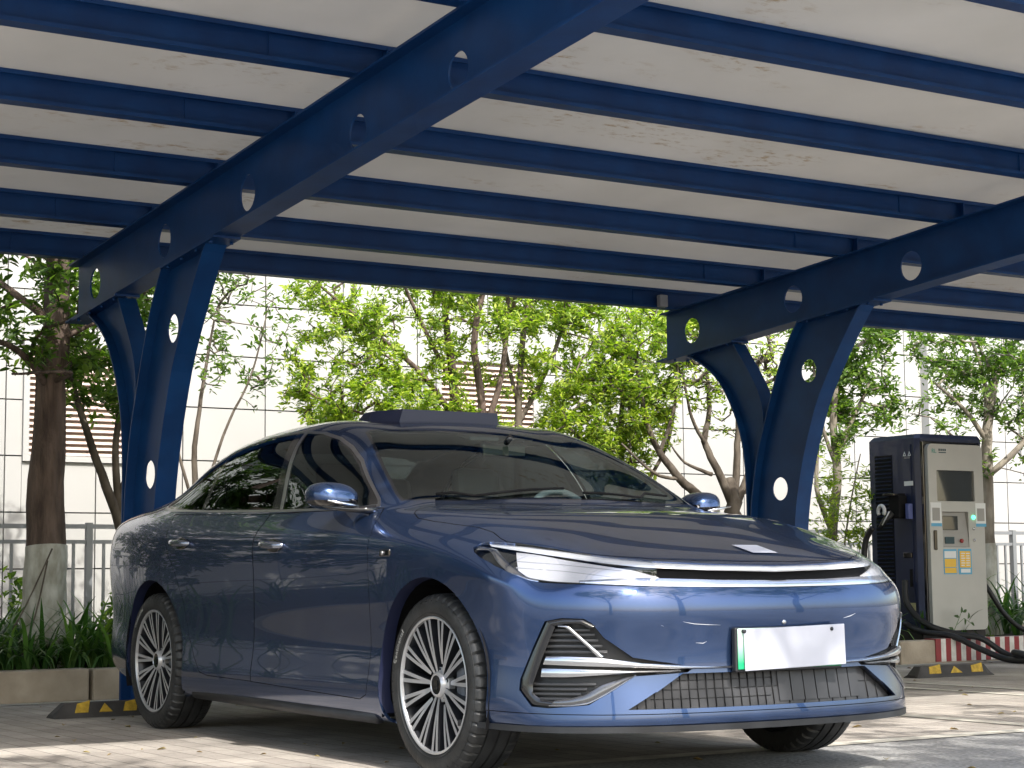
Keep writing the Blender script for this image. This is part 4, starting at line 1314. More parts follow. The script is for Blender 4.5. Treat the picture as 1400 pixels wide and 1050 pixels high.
def seat(x, y, wd, rear=False):
    st = bpy.data.objects.new('seat', None); COL.objects.link(st); st.parent = car
    mb = MB(); mb.bevbox((x + .25, y, .55), (.5, wd, .16), .05); mb.build('cushion', M['seat'], st)
    mb = MB(); mb.bevbox((x - .05, y, .86), (.14, wd, .58), .055, M=Matrix.Rotation(radians(-14), 4, 'Y')); mb.build('seat_back', M['seat'], st)
    for hy in ((y,) if not rear else (y - .42, y + .42)):
        mb = MB(); mb.bevbox((x - .14, hy, 1.225), (.09, .26, .16), .04, M=Matrix.Rotation(radians(-8), 4, 'Y')); mb.build('headrest', M['seat'], st)
seat(-1.75, -.38, .5); seat(-1.75, .38, .5); seat(-2.75, 0, 1.3, True)
mb = MB(); mb.bevbox((-1.00, 0, 1.325), (.035, .23, .065), .012); mb.tube([(-.97, 0, 1.36), (-.93, 0, 1.385)], .014, 8); mb.build('interior_mirror', M['gloss_black'], car)
mb = MB(); mb.bevbox((-1.22, 0, 1.405), (.12, .16, .02), .006, M=Matrix.Rotation(radians(12), 4, 'Y')); mb.build('map_light', M['seat'], car)
# headliner follows the roof
vs = []; fs = []
for i in range(17):
    for j in range(11):
        x = -1.27 - i * .088; y = -.54 + j * .108
        p = top_pt(x, y); vs.append((p.x, p.y, p.z - .035))
for i in range(16):
    for j in range(10): fs.append((i * 11 + j, i * 11 + j + 1, i * 11 + j + 12, i * 11 + j + 11))
mb = MB(); mb.add(vs, fs, 0, True); mb.build('headliner', M['headliner'], car, fixn=False)
# raised roof panel
def rp(x, y, dz): return Vector((x, y, top_pt(min(x, -1.3), y).z + dz))
mb = MB()
vs = [rp(-1.42, -.31, -.004), rp(-1.42, .23, -.004), rp(-1.6, .35, -.004), rp(-1.6, -.39, -.004), rp(-1.74, .35, -.004), rp(-1.70, -.39, -.004)]
tp = [Vector((-1.42, -.29, 1.542)), Vector((-1.42, .23, 1.542)), Vector((-1.6, .34, 1.542)), Vector((-1.58, -.36, 1.542)), Vector((-1.72, .34, 1.541)), Vector((-1.68, -.36, 1.541))]
vs += tp
fs = [(0, 1, 7, 6), (1, 2, 8, 7), (2, 4, 10, 8), (4, 5, 11, 10), (5, 3, 9, 11), (3, 0, 6, 9), (6, 7, 8, 9), (9, 8, 10, 11)]
mb.add(vs, fs); mb.build('raised_roof_panel', M['paint_d'], car)

# wipers
for y0, y1 in ((-.60, .02), (.10, .62)):
    mb = MB()
    pts = []
    for i in range(9):
        y = y0 + (y1 - y0) * i / 8
        x = -.50 - .035 * (i / 8) - (.06 if abs(y) > .45 else 0) * 1.0
        pts.append(top_pt(x, y, .012))
    mb.tube(pts, .006, 6); mb.build('wiper', M['black'], car)

# ------------------------------------------------------------------ wheels
def wheel_proto():
    """axis along y, outer face towards -y, centre at the origin"""
    R, Wd = .345, .235
    n = 288
    prof = [(.255, -.100), (.261, -.108), (.269, -.112), (.292, -.1165), (.315, -.1145), (.326, -.110), (.336, -.1015), (.3425, -.090), (.3445, -.078), (.345, -.056), (.338, -.0545), (.338, -.0475), (.345, -.046), (.345, -.006), (.337, -.0045), (.337, .0045), (.345, .006), (.345, .046), (.338, .0475), (.338, .0545), (.345, .056), (.3445, .078), (.3425, .09), (.336, .1015), (.326, .11), (.29, .1165), (.26, .11), (.255, .10)]
    vs = []; fs = []
    for i, (r, h) in enumerate(prof):
        for k in range(n):
            a = 2 * pi * k / n
            rr = r
            if r > .32 and abs(h) > .056 and k % 6 == 0: rr -= .009
            elif r > .33 and .01 < abs(h) < .045 and (k + (1 if h > 0 else 0)) % 8 == 0: rr -= .005
            vs.append((rr * cos(a), h, rr * sin(a)))
    L = len(prof)
    for i in range(L - 1):
        for k in range(n):
            fs.append((i * n + k, i * n + (k + 1) % n, (i + 1) * n + (k + 1) % n, (i + 1) * n + k))
    T = MB(); T.add(vs, fs, 0, True)
    # raised bands on the sidewall
    for r in (.272, .322):
        T.tube([(r * cos(2 * pi * k / 96), -.1135 if r < .3 else -.1120, r * sin(2 * pi * k / 96)) for k in range(96)], .0016, 4, closed=True)
    Mr = Matrix.Rotation(pi / 2, 4, 'X')      # z -> -y
    def lat(mb, pf, nn=72, mi=0): mb.lathe([(r, -h) for r, h in pf], nn, Mr, mi)   # h along +y
    Bm = MB()
    lat(Bm, [(.243, -.098), (.236, -.09), (.232, -.06), (.228, .02), (.232, .09), (.243, .10)])
    lat(Bm, [(.228, .06), (.001, .06)])
    Rm = MB()
    lat(Rm, [(.2435, -.096), (.2475, -.1045), (.2475, -.110), (.243, -.1115), (.238, -.108), (.2365, -.098)], 96)
    return T, Bm, Rm

def spoke(mb, ang, w0, w1, r0, r1, h0, h1, mi_face, mi_side, tw=0.0):
    """one machined blade from r0 to r1; face towards -y"""
    vs = []; N = 6
    ca, sa = cos(ang), sin(ang)
    for i in range(N + 1):
        t = i / N
        r = r0 + (r1 - r0) * t
        w_ = (w0 + (w1 - w0) * t) / 2
        h = h0 + (h1 - h0) * t - .003 * sin(pi * t)
        off = tw * t
        for sx, dh in ((-1, .035), (-1, 0), (1, 0), (1, .035)):
            x = r; y_ = off + sx * w_
            vs.append((x * ca - y_ * sa, h + dh, x * sa + y_ * ca))
    faces = []
    for i in range(N):
        a = i * 4
        for k, m in ((0, mi_side), (1, mi_face), (2, mi_side)):
            mb.add([vs[a + k], vs[a + k + 1], vs[a + 4 + k + 1], vs[a + 4 + k]], [(0, 1, 2, 3)], m)

T_, B_, R_ = wheel_proto()
tyre = T_.build('tyre', M['rubber'], None, angle=32)
for b_ in (B_, R_):
    b_.v = [(x * 1.05, y, z * 1.05) for x, y, z in b_.v]
barrel = B_.build('rim_barrel', M['rimdark'], None, fixn=False, angle=40)
rim = R_.build('rim', M['rim'], None, angle=40)
spk = []
for k in range(15):
    a = 2 * pi * k / 15 + radians(6)
    r0 = .050 if k % 3 else .080
    mb = MB()
    for sg in (-1, 1):
        spoke(mb, a + sg * radians(.9), .0105, .0160, r0, .2515, -.082 + (0 if k % 3 else .006), -.103, 0, 1, sg * .0128)
    spoke(mb, a, .008, .020, r0 - .008, .249, -.068, -.090, 1, 1)
    spk.append(mb.build('spoke', [M['rim'], M['rimdark']], None, fixn=True))
Mr = Matrix.Rotation(pi / 2, 4, 'X')
mb = MB(); mb.lathe([(.036, .094), (.040, .097), (.045, .094), (.050, .080), (.066, .074), (.068, .05)], 40, Mr); hub = mb.build('hub', M['rim'], None, angle=40)
mb = MB(); mb.lathe([(.001, .092), (.036, .094)], 32, Mr); mb.box((.0, -.095, 0), (.022, .004, .034)); cap_ = mb.build('hub_cap', M['gloss_black'], None)
mb = MB()
for k in range(5):
    a = 2 * pi * k / 5 + .3
    mb.cyl((.056 * cos(a), -.078, .056 * sin(a)), (.056 * cos(a), -.066, .056 * sin(a)), .0075, 8)
lug = mb.build('wheel_bolts', M['rimdark'], None); tag(lug, kind='stuff')
mb = MB(); mb.lathe([(.07, .02), (.165, .02), (.165, -.005), (.07, -.005)], 48, Mr); disc = mb.build('brake_disc', M['brake'], None, angle=30)
mb = MB()
vs = []
mb.bevbox((.135, -.035, 0), (.07, .07, .17), .02); cal = mb.build('brake_caliper', M['caliper'], None)
# sidewall lettering
def arc_text(txt, r, a_mid, h, size, mirror=False):
    cu = bpy.data.curves.new('t', 'FONT'); cu.body = txt; cu.size = size; cu.extrude = .0012; cu.align_x = 'CENTER'; cu.space_character = 1.15
    ob = bpy.data.objects.new('t', cu); COL.objects.link(ob)
    dg = bpy.context.evaluated_depsgraph_get(); dg.update()
    me = bpy.data.meshes.new_from_object(ob.evaluated_get(dg)); bpy.data.objects.remove(ob)
    for v in me.vertices:
        x, y, z = v.co
        a = a_mid - x / r
        rr = r + y
        v.co = Vector((rr * cos(a), h - z, rr * sin(a)))
    me.materials.append(M['letter'])
    return me
letter = arc_text('Continental', .289, radians(152), -.1168, .026)
parts = [tyre, barrel, rim, hub, cap_, lug] + spk
WH = []
for (x, y, s, rot) in ((0, -.8255, 1, 0), (-2.928, -.8255, 1, 20), (0, .8255, -1, 0), (-2.928, .8255, -1, 9)):
    w_ = bpy.data.objects.new('wheel', None); COL.objects.link(w_); w_.parent = car
    w_.location = (x, y, .345); w_.rotation_euler = (0, radians(rot), 0 if s > 0 else pi)
    WH.append(w_)
    for p in parts:
        q = p if not WH[1:] else p.copy()
        if WH[1:]: COL.objects.link(q)
        q.parent = w_
    for lt in (letter,):
        tag(link_mesh('sidewall_lettering', lt, w_), None)
    dq = disc if not WH[1:] else disc.copy()
    if WH[1:]: COL.objects.link(dq)
    dq.parent = w_
    cq = cal if not WH[1:] else cal.copy()
    if WH[1:]: COL.objects.link(cq)
    cq.parent = w_; cq.rotation_euler = (0, radians(-rot), 0)
# ================================================================== PLANTS
import numpy as np
def leaf_mat(name, dark, mid, light, transl=.45):
    m = bpy.data.materials.new(name); m.use_nodes = True
    nt = m.node_tree; p = nt.nodes['Principled BSDF']; N = nt.nodes.new; Lk = nt.links.new
    g = N('ShaderNodeNewGeometry'); r = N('ShaderNodeValToRGB')
    r.color_ramp.elements[0].color = (*dark, 1); r.color_ramp.elements[0].position = .05
    r.color_ramp.elements[1].color = (*light, 1); r.color_ramp.elements[1].position = .95
    e = r.color_ramp.elements.new(.5); e.color = (*mid, 1)
    Lk(g.outputs['Random Per Island'], r.inputs[0]); Lk(r.outputs[0], p.inputs['Base Color'])
    p.inputs['Roughness'].default_value = .42; p.inputs['Specular IOR Level'].default_value = .4
    t = N('ShaderNodeBsdfTranslucent')
    mu = N('ShaderNodeMix'); mu.data_type = 'RGBA'; mu.blend_type = 'MULTIPLY'; mu.inputs['Factor'].default_value = 1; mu.inputs['B'].default_value = (1.7, 2.0, .6, 1)
    Lk(r.outputs[0], mu.inputs['A']); Lk(mu.outputs['Result'], t.inputs[0])
    mx = N('ShaderNodeMixShader'); mx.inputs[0].default_value = transl
    Lk(p.outputs[0], mx.inputs[1]); Lk(t.outputs[0], mx.inputs[2]); Lk(mx.outputs[0], nt.nodes['Material Output'].inputs[0])
    return m
M['leaf_bright'] = leaf_mat('bright_leaves', (.09, .16, .022), (.23, .31, .04), (.42, .47, .08))
M['leaf_mid'] = leaf_mat('green_leaves', (.045, .085, .018), (.09, .16, .03), (.19, .27, .06))
M['leaf_dark'] = leaf_mat('dark_leaves', (.018, .038, .014), (.035, .07, .02), (.07, .12, .03), .3)
M['strap'] = leaf_mat('strap_leaves', (.02, .06, .015), (.045, .11, .025), (.11, .20, .05), .3)

RNG = np.random.default_rng(11)
def leaves_mesh(name, pos, dirs, ups, size, width, m, parent, rng=RNG, fold=.25):
    """folded blades: pos, dirs (unit), ups (unit), size arrays"""
    n = len(pos)
    side = np.cross(dirs, ups); side /= np.linalg.norm(side, axis=1, keepdims=True) + 1e-9
    nrm = np.cross(side, dirs)
    L = size[:, None]; W_ = (size * width)[:, None]
    base = pos
    mid = pos + dirs * L * .5
    droop = nrm * L * -.10
    v = np.empty((n, 6, 3))
    v[:, 0] = base
    v[:, 1] = pos + dirs * L * .38 + side * W_ * .5 + nrm * W_ * fold
    v[:, 2] = pos + dirs * L * .72 + side * W_ * .36 + nrm * W_ * fold * .6 + droop * .5
    v[:, 3] = pos + dirs * L + droop
    v[:, 4] = pos + dirs * L * .72 - side * W_ * .36 + nrm * W_ * fold * .6 + droop * .5
    v[:, 5] = pos + dirs * L * .38 - side * W_ * .5 + nrm * W_ * fold
    idx = np.arange(n)[:, None] * 6
    f1 = np.concatenate([idx, idx + 1, idx + 2, idx + 3], 1); f2 = np.concatenate([idx, idx + 3, idx + 4, idx + 5], 1)
    F = np.empty((n * 2, 4), int); F[0::2] = f1; F[1::2] = f2
    me = bpy.data.meshes.new(name)
    me.vertices.add(n * 6); me.vertices.foreach_set('co', v.reshape(-1))
    me.loops.add(n * 8); me.loops.foreach_set('vertex_index', F.reshape(-1))
    me.polygons.add(n * 2); me.polygons.foreach_set('loop_start', np.arange(n * 2) * 4)
    try: me.polygons.foreach_set('loop_total', np.full(n * 2, 4))
    except Exception: pass
    me.materials.append(m); me.update(calc_edges=True); me.validate()
    return tag(link_mesh(name, me, parent), kind='stuff')

def unit(a): return a / (np.linalg.norm(a, axis=-1, keepdims=True) + 1e-9)

def tree(name, loc, limbs, blobs, label, lm, bark, ntarget=220, leaf=.07, width=.38, per=9, seed=1, lime_h=0, low_r=None, clusters=2, group=None, cat='tree', twig_r=.004, upb=.5):
    """limbs: list of [(x, y, z, r), ...] relative to loc in order, later ones start anywhere
       blobs: (cx, cy, cz, rx, ry, rz, weight) crown volumes relative to loc"""
    rng = np.random.default_rng(seed)
    T = empty(name, loc, label, cat, group)
    nodes = []; par = []; fixed = []
    for lb in limbs:
        pts = catmull([p[:3] for p in lb], 5); rr = [lb[0][3] + 0] * 0
        for i in range(len(pts)):
            t = i / 5; k = min(int(t), len(lb) - 2); u_ = t - k
            r = lb[k][3] + (lb[k + 1][3] - lb[k][3]) * u_
            p = np.array(pts[i]) + (rng.normal(0, r * .10, 3) if i else 0)
            if i == 0 and nodes:
                d = [np.linalg.norm(q - p) for q in nodes]; pr = int(np.argmin(d))
            else: pr = len(nodes) - 1 if nodes and i else -1
            nodes.append(p); par.append(pr); fixed.append(r)
    nmain = len(nodes)
    # targets
    wts = np.array([b[6] * (b[3] * b[4] * b[5]) for b in blobs]); wts = wts / wts.sum()
    tg = []
    for k in range(ntarget):
        b = blobs[rng.choice(len(blobs), p=wts)]
        d = unit(rng.normal(0, 1, 3)); rad = rng.uniform(.25, 1) ** .45
        tg.append(np.array(b[:3]) + d * rad * np.array(b[3:6]))
    start = limbs[0][-1]
    tg.sort(key=lambda q: min(np.linalg.norm(q - nodes[i]) for i in range(0, nmain, 2)))
    ends = []
    A = np.array(nodes)
    for q in tg:
        arr = np.array(nodes)
        d = np.linalg.norm(arr - q, axis=1) + np.where(arr[:, 2] > q[2] + .1, .35, 0) + np.where(np.arange(len(arr)) < max(3, nmain * .12), 1.0, 0)
        i = int(np.argmin(d)); s0 = nodes[i]
        L = np.linalg.norm(q - s0); ns = max(2, int(L / .13))
        prev = i
        bend = rng.normal(0, .12, 3) * L; bend[2] = -abs(bend[2]) * .6
        pd = unit(q - s0)
        for j in range(1, ns + 1):
            t = j / ns
            p = s0 + (q - s0) * t + bend * sin(pi * t) + rng.normal(0, .012, 3)
            nodes.append(p); par.append(prev); fixed.append(0); prev = len(nodes) - 1
        ends.append(prev)
    n = len(nodes); cnt = np.zeros(n)
    for e in ends:
        k = e
        while k >= 0: cnt[k] += 1; k = par[k]
    rad = [max(fixed[i], twig_r * (cnt[i] + .0) ** .45 if fixed[i] == 0 else fixed[i]) for i in range(n)]
    # mesh of every chain
    ch = {}
    for i, p in enumerate(par): ch.setdefault(p, []).append(i)
    tb = MB(); bb = MB()
    used = set()
    # main limbs first
    k0 = 0
    for lb in limbs:
        L = (len(lb) - 1) * 5 + 1
        pts = [Vector(nodes[i]) for i in range(k0, k0 + L)]; rr = [rad[i] for i in range(k0, k0 + L)]
        if k0 == 0 and lime_h:
            rr[0] *= 1.25
        (tb if k0 == 0 else bb).tube(pts, rr, 14 if k0 == 0 else 9); k0 += L
    for e in ends:
        path = [e]; used.add(e); k = par[e]
        while k >= nmain and k not in used: path.append(k); used.add(k); k = par[k]
        if k >= 0: path.append(k)
        path = path[::-1]
        rr = [rad[i] for i in path]; rr[0] = min(rr[0], rr[1] * 1.15) if len(rr) > 1 else rr[0]
        bb.tube([Vector(nodes[i]) for i in path], rr, 5, cap=False)
    tr = tb.build('trunk', [bark], T, fixn=False)
    br = bb.build('branches', [bark], T, fixn=False); tag(br, kind='stuff')
    if lime_h:
        lw = MB(); L = (len(limbs[0]) - 1) * 5 + 1
        pts = [Vector(nodes[i]) for i in range(L)]; rr = [rad[i] * 1.035 + .002 for i in range(L)]; rr[0] = rad[0] * 1.3
        pp = []; r2 = []
        for i in range(L):
            if pts[i].z + loc[2] <= lime_h: pp.append(pts[i]); r2.append(rr[i])
            else:
                t = (lime_h - loc[2] - pts[i - 1].z) / (pts[i].z - pts[i - 1].z); pp.append(pts[i - 1].lerp(pts[i], t)); r2.append(rr[i - 1] + (rr[i] - rr[i - 1]) * t); break
        lw.tube(pp, r2, 18, cap=False); lw.build('whitewash', M['lime'], tr, fixn=False)
    # leaves: rosettes at twig ends and along the last stretch
    C_ = []; D_ = []
    for e in ends:
        k = e
        for j in range(clusters):
            if k < nmain: break
            p = nodes[k]; q = nodes[par[k]]; C_.append(p); D_.append(p - q)
            k = par[k]
            if j and rng.random() < .3: k = par[k] if k >= nmain else k
    C_ = np.array(C_); D_ = unit(np.array(D_) + np.array([0, 0, .05]))
    # extra rosettes scattered close to each end
    ex = C_[rng.integers(0, len(C_), int(len(C_) * .8))] + rng.normal(0, leaf * 1.0, (int(len(C_) * .8), 3))
    C_ = np.concatenate([C_, ex]); D_ = np.concatenate([D_, unit(rng.normal(0, .5, (len(ex), 3)) + [0, 0, .6])])
    m_ = len(C_)
    pos = np.repeat(C_, per, 0); ax = np.repeat(D_, per, 0)
    ax = unit(ax + np.array([0, 0, upb]))
    rnd = unit(rng.normal(0, 1, (m_ * per, 3)))
    d = unit(np.cross(ax, rnd)); tilt = rng.uniform(-.25, .95, (m_ * per, 1))
    dirs = unit(d + ax * tilt)
    pos = pos + rng.normal(0, leaf * .28, pos.shape) - ax * rng.uniform(0, leaf * .5, (m_ * per, 1))
    size = leaf * rng.uniform(.6, 1.25, m_ * per)
    leaves_mesh('crown', pos, dirs, ax + rng.normal(0, .25, ax.shape), size, width, lm, T)
    return T

TG = 'trees in the planting bed behind the carport'
# big trunk at the left edge
tree('large_tree', (-6.3, -.44, .17), [[(0, 0, 0, .160), (0, .0, .35, .145), (-.0, 0, 1.1, .130), (0, .03, 2.0, .100), (0, .06, 2.8, .085), (.05, .0, 3.8, .06)],
     [(0, .02, 1.9, .03), (.25, -.3, 2.15, .022), (.4, -.75, 2.25, .014), (.5, -1.2, 2.5, .008)], [(0, .02, 2.25, .03), (.2, .35, 2.45, .018), (.25, .6, 2.9, .01)], [(0, 0, 2.4, .03), (-.2, -.5, 2.8, .02), (-.2, -1.0, 3.0, .01)], [(0, 0, 1.95, .018), (.35, .05, 2.0, .012), (.5, -.4, 1.95, .008)]],
     [(0, -.5, 2.75, .7, .9, .65, 1), (0, .3, 2.75, .5, .5, .5, 1), (0, -.1, 3.6, 1.1, 1.2, .8, .7), (.1, .0, 2.25, .35, .35, .22, 1.2)], 'thick dark-barked tree whitewashed at its foot, at the left edge', M['leaf_mid'], M['bark_dark'], 260, .085, .38, 8, 3, lime_h=1.0)
tree('slender_tree', (-6.65, .34, .17), [[(0, 0, 0, .050), (.0, -.05, .6, .045), (0, -.12, 1.0, .040), (0, -.30, 1.45, .030), (0, -.46, 1.9, .022)], [(0, -.12, 1.0, .032), (0, -.16, 1.5, .026), (0, -.12, 2.0, .02), (0, -.1, 2.6, .012)], [(0, -.14, 1.2, .02), (.1, .02, 1.7, .018), (.1, .1, 2.2, .012)]],
     [(0, -.25, 2.25, .45, .50, .45, 1), (0, -.15, 2.9, .7, .6, .5, .8), (.1, -.05, 1.85, .25, .25, .25, .7)], 'slender leaning tree between the thick dark trunk and the left carport arm', M['leaf_mid'], M['bark'], 150, .075, .38, 9, 5, lime_h=.0, group=None)
tree('slender_tree', (-7.1, 1.02, .17), [[(0, 0, 0, .035), (0, .0, .8, .030), (0, -.05, 1.5, .022), (0, .0, 2.0, .015), (0, .1, 2.6, .008)], [(0, .0, 1.1, .016), (0, .18, 1.7, .011), (0, .42, 2.2, .008), (0, .55, 2.7, .005)], [(0, .0, 1.0, .016), (0, -.25, 1.8, .010), (0, -.35, 2.5, .006)]],
     [(0, .38, 2.55, .35, .42, .60, .8), (0, -.1, 2.7, .5, .5, .6, .6), (0, .35, 2.0, .2, .2, .3, .5)], 'sparse tree showing right beside the left carport arm against the pale wall', M['leaf_mid'], M['bark'], 120, .06, .36, 6, 8, clusters=1, twig_r=.0028)
# dense middle trees
tree('leafy_tree', (-7.2, 3.62, .17), [[(0, 0, 0, 0.0612), (0, -.08, 1.2, 0.0540), (0, -.25, 1.9, 0.0432), (0, -.32, 2.4, 0.0360), (.1, -.45, 2.9, 0.0216)], [(0, -.1, 1.3, 0.0432), (.05, -.05, 2.0, 0.0360), (.1, -.15, 2.6, 0.0288), (.1, .0, 3.2, 0.0216)],
     [(0, -.2, 1.8, 0.0288), (.05, -.6, 2.25, 0.0230), (.1, -1.1, 2.6, 0.0158), (.1, -1.6, 2.95, 0.0086)], [(.0, -.12, 1.6, 0.0324), (.1, .12, 2.3, 0.0252), (.1, .2, 3.2, 0.0144)], [(0, -.15, 1.5, 0.0216), (.1, -.7, 1.75, 0.0144), (.1, -1.3, 1.95, 0.0086)], [(0, -.3, 2.2, 0.0216), (.15, -.8, 2.9, 0.0144), (.15, -1.0, 3.4, 0.0072)]],
     [(.1, -1.35, 2.25, .50, .58, .62, 1.3), (.1, -.9, 1.95, .40, .80, .38, 1.5), (.1, -1.1, 2.95, .5, .85, .45, .8), (.1, -.2, 2.75, .5, .6, .5, .9), (.0, -.35, 2.1, .3, .5, .4, .7), (.1, .1, 3.2, .6, .9, .5, .6)], 'broad leafy tree with several dark stems rising behind the roof of the car', M['leaf_bright'], M['bark_dark'], 560, .054, .36, 8, 12, clusters=3)
tree('leafy_tree', (-7.35, 4.05, .17), [[(0, 0, 0, 0.0432), (0, .0, 1.5, 0.0360), (0, .02, 2.2, 0.0302), (0, .1, 3.0, 0.0216)], [(0, .0, 1.9, 0.0252), (.1, .35, 2.6, 0.0180), (.1, .5, 3.2, 0.0108)], [(0, .0, 1.6, 0.0216), (.1, .6, 2.1, 0.0144), (.1, 1.1, 2.3, 0.0086)], [(0, 0, 2.1, 0.0216), (0, -.15, 2.7, 0.0144), (0, -.2, 3.2, 0.0086)]],
     [(.1, .55, 2.55, .45, .65, .6, 1.2), (.1, .9, 2.0, .40, .7, .42, 1.3), (.1, .3, 3.1, .5, .7, .4, .8), (.1, .1, 1.95, .3, .4, .4, .7)], 'bright green tree with a thin grey stem right of the dark-stemmed tree', M['leaf_bright'], M['bark'], 360, .056, .36, 8, 17, clusters=3)
tree('leafy_tree', (-7.5, 5.35, .17), [[(0, 0, 0, 0.0396), (0, -.05, 1.1, 0.0324), (0, -.1, 1.9, 0.0252), (0, .0, 2.8, 0.0144)], [(0, -.05, 1.2, 0.0216), (.1, .35, 1.8, 0.0158), (.1, .5, 2.6, 0.0086)], [(0, -.05, 1.3, 0.0216), (.1, -.45, 1.8, 0.0144), (.1, -.7, 2.3, 0.0072)]],
     [(.1, -.25, 2.1, .45, .65, .6, 1.2), (.1, .1, 2.75, .5, .6, .5, 1), (.1, -.2, 1.55, .3, .5, .3, .9)], 'loose yellow-green tree over the far end of the windscreen', M['leaf_bright'], M['bark'], 250, .055, .36, 7, 21, clusters=3)
tree('branchy_tree', (-7.0, 6.15, .17), [[(0, .05, 0, .06), (0, .0, .8, .055), (0, -.32, 1.22, .045), (0, -.62, 1.45, .038), (0, -.85, 1.7, .03), (0, -1.0, 2.05, .022), (0, -1.08, 2.5, .012)], [(0, -.85, 1.65, .02), (.05, -.7, 2.1, .015), (0, -.6, 2.7, .008)], [(0, -.62, 1.45, .018), (.05, -.95, 1.5, .014), (0, -1.25, 1.75, .008)]],
     [(0, -.95, 2.55, .35, .5, .55, 1), (0, -.5, 2.6, .4, .4, .5, .8)], 'thin tree leaning left with its crooked stem showing beside the car pillar', M['leaf_bright'], M['bark'], 130, .062, .36, 6, 25)
tree('branchy_tree', (-7.0, 6.14, .17), [[(0, 0, 0, .085), (0, 0, .8, .08), (0, -.02, 1.25, .07), (0, -.05, 1.45, .05)], [(0, 0, 1.2, .045), (.03, -.22, 1.55, .036), (0, -.32, 1.8, .03), (0, -.26, 2.1, .022), (0, -.3, 2.6, .012)], [(0, 0, 1.25, .04), (0, .05, 1.7, .032), (.05, .03, 2.1, .022), (0, .1, 2.7, .012)], [(0, 0, 1.2, .04), (0, .22, 1.6, .032), (0, .32, 2.0, .024), (.05, .28, 2.5, .012)],
      [(0, .0, 1.3, .025), (0, .33, 1.45, .02), (0, .5, 1.75, .012)], [(0, -.3, 1.75, .02), (.05, -.5, 2.0, .015), (0, -.55, 2.4, .008)], [(0, -.25, 1.5, .02), (0, -.55, 1.6, .012), (0, -.7, 1.75, .006)]],
     [(0, 0, 2.55, .5, .75, .5, 1), (0, .1, 2.1, .3, .5, .4, .35)], 'many-branched nearly bare tree left of the right carport column', M['leaf_bright'], M['bark'], 230, .058, .36, 4, 29, clusters=1, twig_r=.0045)
tree('leafy_tree', (-7.0, 7.28, .17), [[(0, 0, 0, .055), (0, .02, .9, .05), (0, .1, 1.5, .042), (0, .08, 2.1, .034), (0, .2, 2.8, .02)], [(0, .1, 1.7, .03), (.05, .3, 2.1, .024), (.05, .5, 2.4, .012)], [(0, .02, 1.0, .03), (0, -.15, 1.4, .022), (0, -.1, 2.0, .014)], [(0, .1, 1.6, .02), (0, -.1, 2.1, .016), (0, -.15, 2.6, .01)]],
     [(.0, .45, 2.25, .4, .42, .35, 1.5), (0, .2, 2.85, .45, .65, .45, 1.1), (0, .0, 2.1, .3, .3, .4, .6), (0, -.35, 2.7, .3, .4, .4, .6)], 'green tree right behind the right carport column', M['leaf_mid'], M['bark_light'], 230, .072, .36, 8, 33, clusters=2)
tree('leafy_tree', (-6.8, 9.17, .17), [[(0, 0, 0, .075), (0, -.02, .8, .062), (0, -.0, 1.6, .055), (0, .03, 2.1, .048), (0, .2, 2.6, .03)], [(0, .0, 1.55, .035), (.1, .3, 1.8, .03), (.1, .6, 2.1, .022), (.1, .8, 2.6, .012)], [(0, 0, 1.9, .03), (0, -.3, 2.2, .02), (0, -.7, 2.45, .012)], [(0, 0, 1.6, .02), (0, -.35, 1.85, .015), (0, -.75, 2.1, .008)], [(0, 0, 2.0, .03), (.0, .0, 2.5, .02), (0, -.2, 3.0, .012)]],
     [(0, .15, 2.45, .5, .55, .45, 1.3), (0, .0, 2.85, .6, .9, .4, 1), (0, -.65, 2.3, .35, .4, .5, .45), (.1, .55, 1.75, .2, .3, .3, .4), (0, -.12, 1.75, .2, .2, .25, .8)], 'pale-stemmed tree with a whitewashed foot behind the charging station', M['leaf_mid'], M['bark_light'], 250, .070, .36, 7, 37, lime_h=1.05)
tree('sapling', (-6.6, 7.02, .17), [[(0, 0, 0, .012), (0, .05, .7, .010), (0, .15, 1.2, .008), (0, .3, 1.7, .005)], [(0, .05, .6, .008), (0, -.05, 1.1, .006), (0, -.02, 1.5, .004)]],
     [(0, .12, 1.3, .25, .32, .42, 1), (0, .1, .8, .2, .25, .3, 1)], 'thin light green sapling just left of the charging station', M['leaf_bright'], M['bark_light'], 60, .07, .22, 7, 41, twig_r=.0025)
# more of the same bed to the left, mirrored in the doors
for i, (x, y, sd_) in enumerate(((-6.6, -2.4, 51), (-7.2, -4.4, 52), (-6.7, -6.6, 53), (-7.4, -8.4, 54))):
    tree('leafy_tree', (x, y, .17), [[(0, 0, 0, .09), (0, 0, 1.0, .08), (0, .1, 2.0, .06), (0, 0, 3.2, .03)]], [(0, 0, 2.4, .9, 1.1, 1.2, 1), (.3, .2, 1.2, .7, 1.0, .8, 1.1)],
         ['dense dark tree first beyond the left edge', 'dense dark tree second beyond the left edge', 'dense dark tree third beyond the left edge', 'dense dark tree fourth beyond the left edge'][i], M['leaf_dark'], M['bark_dark'], 260, .12, .42, 9, sd_, clusters=2)
